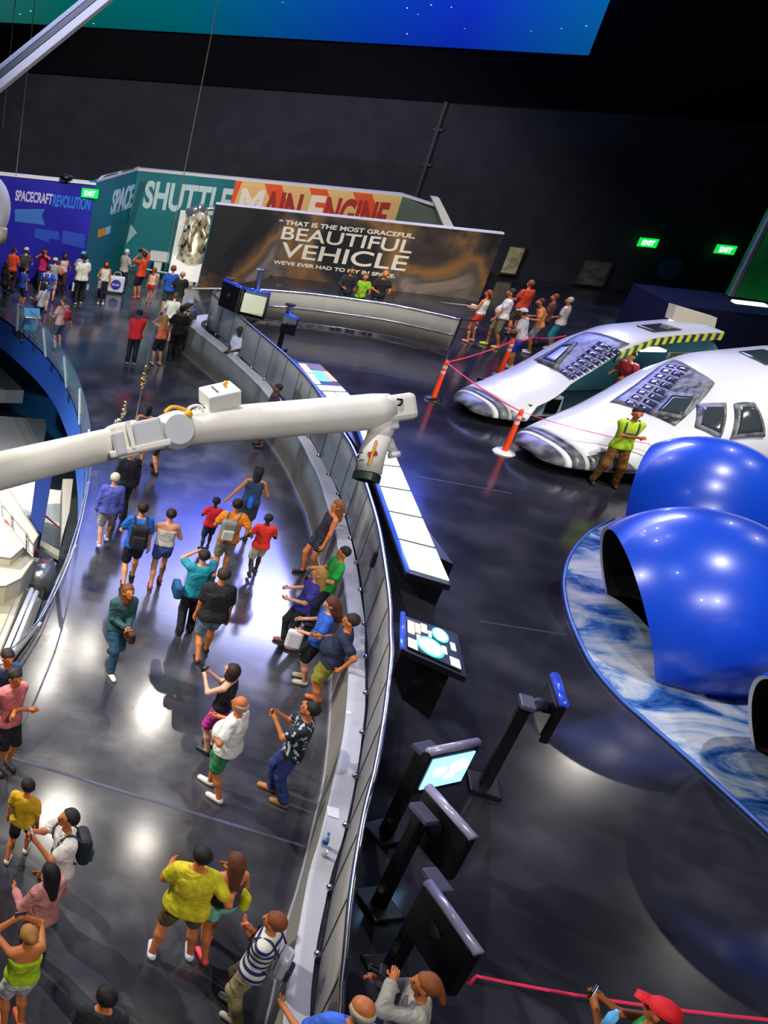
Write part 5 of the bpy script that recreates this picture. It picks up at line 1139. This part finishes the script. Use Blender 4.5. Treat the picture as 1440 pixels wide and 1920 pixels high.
p = person(256, 560, 1.78, 330, 'person in an orange red shirt with arms raised to take a picture', ('tee', '#e0431a'), ('shorts', '#161638'), '#e0603a', 'o', ('short', '#241410'), ('eye', 'up'))
phone(p, 'camera raised by the person in the orange red shirt', 'camera')
c = onp(268, 555, p['B'], WD); person(278, 568, 1.32, 30, 'girl in bright red shorts beside the orange red shirt', ('tank', '#d8b898'), ('hot', '#e0203a'), '#c8502c', 'o', ('pony', '#8a4a20'), ('down', 'bent'))
p = person(308, 590, 1.8, 20, 'man in a royal blue shirt with a yellow bag by the white plinth', ('tee', '#1452b4'), ('shorts', '#4a4c3c'), '#333333', 'l', ('short', '#7a4a28'), ('bent', 'bent'), fat=1.12)
bag(p, 'yellow bag at the side of the man in royal blue', '#d8ac1c', 0, (.24, .12, .2), .02)
p = person(326, 595, 1.68, 15, 'bald man in a black shirt looking at the rocket engine', ('tee', '#16161a'), ('trousers', '#6a6a60'), '#333333', 'l', ('bald', '#8a6a50'), ('bent', 'bent'))
p = person(310, 640, 1.62, 25, 'person in white clothes bending beside the yellow backpack', ('tee', '#c4c4b8'), ('capri', '#6e6a5c'), '#8a8a86', 'l', ('short', '#4a3420'), ('bent', 'bent'), tilt=18)
p = person(330, 665, 1.68, 15, 'person behind the dark couple wearing a green and yellow backpack', ('tee', '#4a4e34'), ('trousers', '#23231c'), '#1a1a1c', 'l', ('short', '#3a2418'), ('bent', 'bent'))
backpack(p, 'dark green backpack with two pale yellow bottles', '#24402c', '#d8c872')
p = person(107, 655, 1.72, 325, 'boy in a pale pink shirt looking up, near the glass balustrade', ('tee', '#dca89c'), ('shorts', '#3e4e58'), '#3a3a30', 'l', ('short', '#6a4420'), ('bent', 'back'), look=(0, 8))
backpack(p, 'small red backpack on the boy in pale pink', '#c81c2c', '#7a1420', .8, .07)
person(244, 683, 1.75, 10, 'man in a bright red shirt and black jeans, back to the camera', ('tee', '#e01c20'), ('trousers', '#15181e'), '#cfcfcf', 'b', ('short', '#141012'), ('clasp', 'clasp'), fat=1.1)
p = person(292, 684, 1.6, 350, 'woman in an orange pink top and black shorts beside the man in red', ('tank', '#e8704a'), ('shorts', '#0c0c10'), '#e8c8b8', 'l', ('long', '#a87a3c'), ('eye', 'eye'), wide=.13)
person(322, 676, 1.78, 10, 'tall man all in black behind the woman in orange pink', ('tee', '#10121a'), ('trousers', '#0c0e14'), '#1c2c34', 'b', ('short', '#0c0a0c'), ('bent', 'bent'))
person(337, 662, 1.75, 0, 'man in a dull blue shirt and blue cap at the rounded wall end', ('tee', '#46608a'), ('trousers', '#151820'), '#1a1a1c', 'l', ('cap', '#8a9cd0'), ('bent', 'bent'))
# behind the fence
for px_, lab, tpc, hr_, sk in [(655, 'dark haired man in a dark jacket behind the back fence, leftmost of three', '#1a1c24', ('short', '#120e0e'), 't'), (683, 'person in a lime green shirt behind the back fence', '#86c018', ('short', '#6a3c20'), 'o'), (716, 'bald man in a black shirt behind the back fence', '#15110f', ('bald', '#3a2a20'), 'o')]:
    q = at(px_ - 16, 600 + (px_ - 655) * .12, ZR) ; person(0, 0, 1.72 if px_ != 683 else 1.55, 190, lab, ('long' if px_ == 655 else 'tee', tpc), ('trousers', '#22252c'), '#222222', sk, hr_, ('bent', 'bent'), pos=(q[0], q[1] + .25, ZR))
# leaning on the curved wall
p = person(425, 722, 1.8, 250, 'man in a white shirt and dark cap leaning on the curved wall', ('tee', '#dcd8e4'), ('trousers', '#1c2018'), '#141414', 'd', ('cap', '#1c3030'), ('clasp', 'clasp'), tilt=-4)
person(488, 838, 1.72, 280, 'man in a dark maroon shirt leaning on the curved wall behind the arm', ('tee', '#3a1a34'), ('capri', '#8a3c2c'), '#1a1a1c', 'b', ('short', '#140e0c'), ('pocket', 'down'), tilt=-4)
person(255, 876, 1.62, 20, 'woman with dark short hair walking away, half hidden by the robot arm', ('tank', '#3a2a30'), ('hot', '#2a2024'), '#caa890', 't', ('bob', '#0e0a0c'), ('down', 'fwd'), step=.3)
person(291, 884, 1.72, 340, 'man in a grey shirt and dark shorts beyond the robot arm', ('tee', '#3c4658'), ('shorts', '#1a1a24'), '#141416', 't', ('short', '#1e1412'), ('down', 'down'), step=.35)
person(222, 975, 1.75, 355, 'person in black behind the woman in the purple blouse', ('long', '#10101a'), ('trousers', '#0c0c14'), '#101014', 't', ('short', '#0e0a0c'), ('down', 'down'), fat=1.2)
person(192, 1022, 1.66, 5, 'white haired woman in a violet blue blouse and pale shorts walking away', ('long', '#5a64c4'), ('shorts', '#c4bcae'), '#e8e0d8', 'l', ('short', '#d8cdb0'), ('down', 'down'), step=.38, fat=1.12)
p = person(238, 1095, 1.78, 8, 'young man in a blue shirt and black shorts with a big black backpack', ('tee', '#1c64c0'), ('shorts', '#15151f'), '#2a2020', 'l', ('short', '#2a1c16'), ('bent', 'down'), step=.42)
backpack(p, 'big black backpack on the young man in blue', '#1d1b22', '#26242c', 1.12)
p = person(290, 1098, 1.66, 10, 'woman in a white camisole and denim shorts walking away', ('strap', '#d8d2c8'), ('hot', '#3c5a9a'), '#b83a4a', 'l', ('bun', '#231512'), ('bent', 'bent'), step=.3, fat=.95)
p1 = person(382, 1032, 1.2, 15, 'small boy in a red shirt holding a hand, left of the orange shirt', ('tee', '#d01824'), ('shorts', '#1c2848'), '#3a3a40', 'd', ('short', '#0e0a0c'), ('bent', (.5, .15, 1.15)), step=.3)
p = person(450, 1012, 1.68, 20, 'woman with long black hair and a bright blue bag leading the small boy', ('tank', '#1c3c5c'), ('skirt', '#2a3040'), '#1a1a20', 't', ('long', '#0e0a0c'), ((.5, -.2, .95), 'bent'), tilt=6)
bag(p, 'bright blue bag on the back of the woman with long black hair', '#1464d8', 0, (.24, .1, .22), .0, pos=p['tp'](-.02, -.2, .1), strap='#1450a8')
p = person(408, 1082, 1.72, 12, 'man in an orange shirt with a grey sling bag, between two boys in red', ('tee', '#f0861c'), ('shorts', '#8c8674'), '#2a2a2a', 't', ('short', '#120c0a'), ('bent', (.42, .1, .98)), step=.2)
backpack(p, 'grey sling backpack on the man in orange', '#8a8a84', '#c8c8c0', 1.05, -.08, '#7a7c64')
person(472, 1080, 1.4, 10, 'bigger boy in a red shirt and khaki shorts, right of the orange shirt', ('tee', '#d8261c'), ('shorts', '#c9bd96'), '#2a2024', 'd', ('short', '#0e0a0c'), ((.42, .1, .95), 'bent'), step=.36)
p = person(345, 1188, 1.72, 5, 'woman in a teal shirt and black trousers raising a phone', ('tee', '#1590a4'), ('trousers', '#191d2c'), '#15151c', 'l', ('short', '#241814'), ('eye', 'eye'), step=.12, fat=1.1)
phone(p, 'phone raised by the woman in teal'); bag(p, 'dark blue shoulder bag on the woman in teal', '#12507c', 0, (.34, .14, .24), .02, pos=(-.32, -.05, .98), strap='#9ab0c0')
p = person(376, 1236, 1.84, 8, 'heavy man in a black polo shirt and grey blue shorts walking away', ('polo', '#17141a'), ('shorts', '#6f8798'), '#2a1c1c', 'o', ('short', '#33261e'), ('down', 'down'), step=.4, fat=1.28)
t = mk('walking_cane', 'curved cane handle held up right of the man in black polo', 'cane', at(462, 1140, .3)); mb = MB(); mb.tube(cat_rom([at(455, 1148, .75), at(463, 1128, .85), at(471, 1118, .92), at(468, 1110, .95), at(461, 1113, .92)], 5), .014, 6); mb.build('handle', mat('#3a3c50', .4), t, smooth=True)
p = person(205, 1250, 1.7, 165, 'long haired woman in a green jacket and jeans walking towards the camera', ('long', '#2c5a5c'), ('trousers', '#24506c'), '#e8e4c8', 'o', ('long', '#6e3a18'), ('clasp', 'clasp'), step=.45, tilt=4, look=(0, -15))
bag(p, 'dark brown bag held by the woman in the green jacket', '#3a2018', 1, (.26, .12, .2), .08)
# the row watching from the wall
person(578, 1080, 1.72, 275, 'tanned long haired woman in a dark tank top leaning on the wall', ('tank', '#241a24'), ('hot', '#262a38'), '#2a1c1c', 'o', ('long', '#7a4a1c'), ('down', 'ledge'), step=.2, tilt=-10)
person(588, 1172, 1.68, 285, 'person in a bright green shirt leaning on the wall', ('tee', '#149a34'), ('trousers', '#1c2230'), '#222222', 'o', ('short', '#1e1410'), ('bent', 'bent'), tilt=-8)
person(542, 1212, 1.66, 290, 'woman with light brown hair in a purple printed shirt by the wall', ('tee', '#3a3490'), ('trousers', '#20262e'), '#c87a70', 'l', ('long', '#b08040'), ('bent', 'bent'), tilt=-8, step=.2)
p = person(568, 1278, 1.68, 290, 'woman in a blue shirt and black shorts holding a white bag', ('tee', '#2a62c8'), ('shorts', '#0e0e14'), '#cfd0bc', 'l', ('long', '#5a2c18'), ('bent', 'bent'), tilt=-3, look=(0, 18))
t_, c_ = bag(p, 'white cloth bag held by the woman in blue by the wall', '#cfcfd2', 0, (.24, .12, .34), .18, '#cfcfd2')
p = person(592, 1322, 1.8, 300, 'man in a blue and black shirt and olive shorts leaning on the ledge', ('tee', '#1a2440'), ('shorts', '#8a8426'), '#c46a2c', 'o', ('short', '#2a1810'), ('ledge', 'bent'), tilt=-6, fat=1.15)
mshirt = noisy('printed_shirt', [(.52, '#141826'), (.56, '#1c2234'), (.6, '#aebfc4')], 14., (.7, .8), detail=1)
p = person(518, 1497, 1.76, 300, 'man in a dark shirt with pale print looking at his phone by the wall', ('tee', '#141826', mshirt), ('trousers', '#2a3f7c'), '#b0763c', 'o', ('short', '#120e0e'), ('phone', 'phone'), tilt=-3, step=.2, look=(0, -12))
phone(p, 'phone in the hands of the man in the printed shirt')
p = person(392, 1408, 1.62, 315, 'woman in a black top and magenta shorts holding a camera', ('tank', '#121218'), ('shorts', '#c02490'), '#1c3030', 'p', ('bob', '#2c160e'), ('phone', 'phone'), look=(0, -10), fat=1.08)
phone(p, 'black camera held by the woman in magenta shorts', 'camera')
person(400, 1488, 1.74, 315, 'bald man in a white shirt and green shorts', ('tee', '#ece8e4'), ('shorts', '#2c8450'), '#dcd4cc', 'o', ('bald', '#a89484'), ('hip', 'bent'), fat=1.2, step=.24)
# lower left
person(2, 1438, 1.78, 150, 'man in a salmon pink polo with crossed arms at the left edge', ('polo', '#d87478'), ('shorts', '#121218'), '#2a2a2a', 'o', ('short', '#241812'), ('cross', 'cross'))
person(-8, 1390, 1.7, 160, 'orange faced person at the left edge above the man in salmon pink', ('tee', '#24486c'), ('trousers', '#1a1a22'), '#1a1a1c', 'o', ('short', '#2a1c14'), ('down', 'down'))
person(30, 1608, 1.34, 25, 'boy in a yellow shirt and dark shorts, lower left', ('tee', '#e0b010'), ('shorts', '#24262a'), '#d8d4cc', 'o', ('short', '#191312'), ('down', 'down'), step=.35)
p = person(95, 1712, 1.74, 265, 'man in a white shirt with a black backpack looking at his phone, lower left', ('tee', '#efe8de'), ('trousers', '#4a4a2c'), '#222222', 'o', ('short', '#19110f'), ('phone', 'phone'), look=(0, -20))
phone(p, 'phone in the hands of the man in white with black backpack', lit=True); backpack(p, 'black backpack on the man in white, lower left', '#1b222c', '#2f4c60')
p = person(62, 1805, 1.62, 330, 'woman with very long black hair in a dusty pink top', ('long', '#c4807c'), ('trousers', '#1c2248'), '#333333', 'o', ('long', '#0e0a0a'), ('bent', 'bent'))
p = person(22, 1925, 1.62, 345, 'blonde woman in a lime top and white shorts aiming a phone, bottom left', ('strap', '#b8d818'), ('shorts', '#e4ddd4'), '#e06a30', 'o', ('bun', '#b07838'), ('eye', 'eye'), look=(0, 0))
phone(p, 'purple phone aimed by the blonde woman in lime'); bag(p, 'pale teal bag at the left edge beside the blonde woman', '#a8ccc8', 0, (.3, .12, .36), .05, pos=(-.42, .15, 1.0))
p = person(318, 1795, 1.82, 15, 'big man in a yellow shirt and dark shorts with an arm round a girl', ('tee', '#e0d020'), ('shorts', '#6e6440'), '#dfe4ee', 'o', ('short', '#15110f'), ('bent', (.42, .12, 1.1)), fat=1.25, step=.12, wide=.2)
p = person(385, 1782, 1.62, 350, 'girl with long brown hair in a mint skirt beside the man in yellow', ('strap', '#3c3c40'), ('hot', '#7cc4ac'), '#f0485a', 'o', ('long', '#5a3018'), ('bent', 'bent'), step=.3, fat=.95)
bag(p, 'yellow cloth bag at the hip of the girl in mint', '#d8d41c', 1, (.2, .1, .26), .02, pos=(.24, -.02, 1.0))
mstr = bpy.data.materials.new('striped_cloth'); mstr.use_nodes = True; nt = mstr.node_tree; b = nt.nodes['Principled BSDF']; b.inputs['Roughness'].default_value = .8
wv = nt.nodes.new('ShaderNodeTexWave'); wv.bands_direction = 'Z'; wv.inputs['Scale'].default_value = 3.2; rp_ = nt.nodes.new('ShaderNodeValToRGB'); rp_.color_ramp.interpolation = 'CONSTANT'
rp_.color_ramp.elements[0].color = lin('#1c2c6c'); rp_.color_ramp.elements[1].position = .45; rp_.color_ramp.elements[1].color = lin('#d8d8c8')
tc = nt.nodes.new('ShaderNodeTexCoord'); nt.links.new(tc.outputs['Object'], wv.inputs['Vector']); nt.links.new(wv.outputs['Color'], rp_.inputs[0]); nt.links.new(rp_.outputs[0], b.inputs['Base Color'])
p = person(440, 1905, 1.72, 310, 'man in a white and navy striped shirt with crossed arms by the wall', ('polo', '#c8c8bc', mstr), ('trousers', '#a09468'), '#b8b0a0', 'o', ('short', '#7a3c14'), ('cross', 'chest'), tilt=-3, step=.1)
backpack(p, 'white and navy bag on the back of the man in stripes', '#b4b4b8', '#1c2448', .85)
person(150, 2050, 1.7, 10, 'dark haired head peeping in at the bottom edge, lower left', ('tee', '#2a2a30'), ('trousers', '#1a1a1c'), '#1a1a1c', 'o', ('short', '#14100e'), ('down', 'down'))
# lower right
p = person(0, 0, 1.72, 15, 'grey haired man in a blue shirt with a hand on the rail, bottom centre', ('tee', '#3a6ee0'), ('trousers', '#2a2c34'), '#1a1a1c', 'o', ('bald', '#b8a890'), ((.45, .22, 1.1), 'bent'), pos=(lambda q: (q[0], q[1], ZR))(at(682, 1893, ZR + 1.62)))
p = person(0, 0, 1.66, 300, 'woman with tied brown hair in a pale striped blouse holding up a camera', ('long', '#a8a49a'), ('trousers', '#2a2a2c'), '#1a1a1c', 'o', ('pony', '#8a4c1c'), ('eye', 'phone'), pos=(lambda q: (q[0], q[1], ZR))(at(800, 1855, ZR + 1.5)))
phone(p, 'black camera with a lens held by the woman in the pale blouse', 'camera')
p = person(0, 0, 1.74, 320, 'person in a bright red cap with a green strap at the bottom right', ('tank', '#1c9a3c'), ('trousers', '#2a2a2c'), '#1a1a1c', 'o', ('cap', '#e01420'), ('phone', 'phone'), pos=(lambda q: (q[0], q[1], ZR))(at(1245, 1905, ZR + 1.6)))
phone(p, 'small camera with a blue lit screen in front of the red cap', lit=True)
c_ = p['X'](np.array([-.28, .25, 1.42])); t = mk('plastic_bottle', 'clear blue plastic bottle beside the red cap', 'bottle', c_); mb = MB(); mb.lathe([(.001, 0), (.035, 0), (.037, .14), (.015, .19), (.014, .21), (.001, .212)], c_, n=14); mb.build('body', mat('#6cc0ff', .15, emit=.2), t, smooth=True)
# queue at right
p = person(880, 641, 1.66, 330, 'woman in a white top and red shorts leaning on the rail', ('tank', '#e4dcd8'), ('hot', '#e83c1c'), '#e89a80', 'o', ('pony', '#8a3c1c'), ('bent', 'bent'), zf=ZR, side=6, wide=.16)
bag(p, 'small white bag at the side of the woman in red shorts', '#d8d4d0', 1, (.2, .08, .2), .04)
p = person(921, 650, 1.82, 300, 'big man in a white shirt and khaki shorts in the queue', ('tee', '#dcd8d4'), ('shorts', '#9a9468'), '#c8d418', 'o', ('short', '#2a1c14'), ('fwd', 'down'), zf=ZR, fat=1.25, side=10, step=.3)
person(957, 628, 1.8, 350, 'man in a brick red shirt behind the big man in white', ('tee', '#c4381c'), ('shorts', '#4a4a30'), '#333333', 'o', ('short', '#8a4020'), ('bent', 'down'), zf=ZR)
p = person(955, 690, 1.76, 320, 'bending person in a white cap, white shirt and blue shorts', ('tee', '#e8e0dc'), ('shorts', '#1c50c8'), '#d8d4d0', 'o', ('cap', '#f0ece8'), ('bent', 'bent'), zf=ZR, tilt=18, side=10)
p = person(990, 662, 1.7, 300, 'person in an orange shirt and grey shorts bending in the queue', ('tee', '#e88a4a'), ('shorts', '#8c8888'), '#d8d4d0', 'o', ('short', '#4a2414'), ('bent', 'bent'), zf=ZR, tilt=14)
person(1004, 648, 1.66, 320, 'person in dark clothes behind the orange shirt in the queue', ('tee', '#5a3a30'), ('trousers', '#2a2c3c'), '#1a1a1c', 'o', ('short', '#6a3418'), ('down', 'bent'), zf=ZR)
p = person(1030, 655, 1.66, 320, 'woman with grey hair, white shirt and teal trousers, last in the queue', ('tee', '#d0ccc4'), ('capri', '#1f9aa4'), '#d0c8c0', 'o', ('short', '#a8a08c'), ('clasp', 'clasp'), zf=ZR, fat=1.12)
# guard and the man in the cabin
mves = mat('#b8dc28', .7, name='hi_vis_shirt')
p = person(1128, 908, 1.82, 200, 'man in a yellow green shirt and brown trousers with crossed arms', ('tee', '#b4d426', mves), ('trousers', '#8a5a1c'), '#3a2418', 'o', ('short', '#171010'), ('cross', 'cross'), zf=ZR, wide=.2)
q = MB(); tp_ = p['tp']
for s_ in (-1, 1): q.tube([p['X'](v) for v in cat_rom([tp_(s_ * .1, -.13, .42), tp_(s_ * .1, -.02, .56), tp_(s_ * .11, .135, .42), tp_(s_ * .1, .14, .2)], 4)], .016, 6, .6)
q.tube([p['X'](tp_(-.11, .15, .3)), p['X'](tp_(.11, .15, .3))], .016, 6); o = q.build('harness', mat('#3a4654', .7), None); tag(o, 'dark harness worn by the man in yellow green', 'harness')
q_ = nl(na, 4.2, .3, .12)
p = person(0, 0, 1.72, 255, 'man in a dark red shirt sitting in the cut open nose model', ('tee', '#a01c2c'), ('trousers', '#1c1c24'), '#1a1a1c', 't', ('short', '#120c0c'), ('bent', 'bent'), pos=tuple(q_), tilt=12)
# teal reflection in the glass, built as an added pushchair
c_ = at(52, 640, .0); t = mk('glass_reflection', 'pale teal reflection in the glass balustrade, built as a hooded pushchair', 'glass_reflection', c_)
mb = MB(); G = [[c_ + np.array([-.25 + .5 * u, math.cos(a_) * .4, .75 + math.sin(a_) * .35]) for a_ in np.linspace(.1, 2.6, 10)] for u in np.linspace(0, 1, 5)]; mb.grid(G); mb.build('hood', mat('#5cb4c8', .5), t, smooth=True)
mb = MB(); mb.box(c_ + ZU * .55, (.42, .6, .2)); mb.build('seat', mat('#3a7c8c', .6), t, bevel=.05)
mb = MB(); mb.tube([c_ + [-.25, -.5, .95], c_ + [-.25, .3, .2]], .015, 6); mb.tube([c_ + [.25, -.5, .95], c_ + [.25, .3, .2]], .015, 6); mb.tube([c_ + [-.25, -.5, .95], c_ + [.25, -.5, .95]], .015, 6); mb.build('frame', M_chrome, t)
for sx in (-.25, .25):
    for sy in (-.3, .3):
        mb = MB(); mb.lathe([(.001, -.02), (.1, -.02), (.1, .02), (.001, .02)], c_ + [sx, sy, .1], (1, 0, 0), 14); mb.build('wheel', M_black, t)
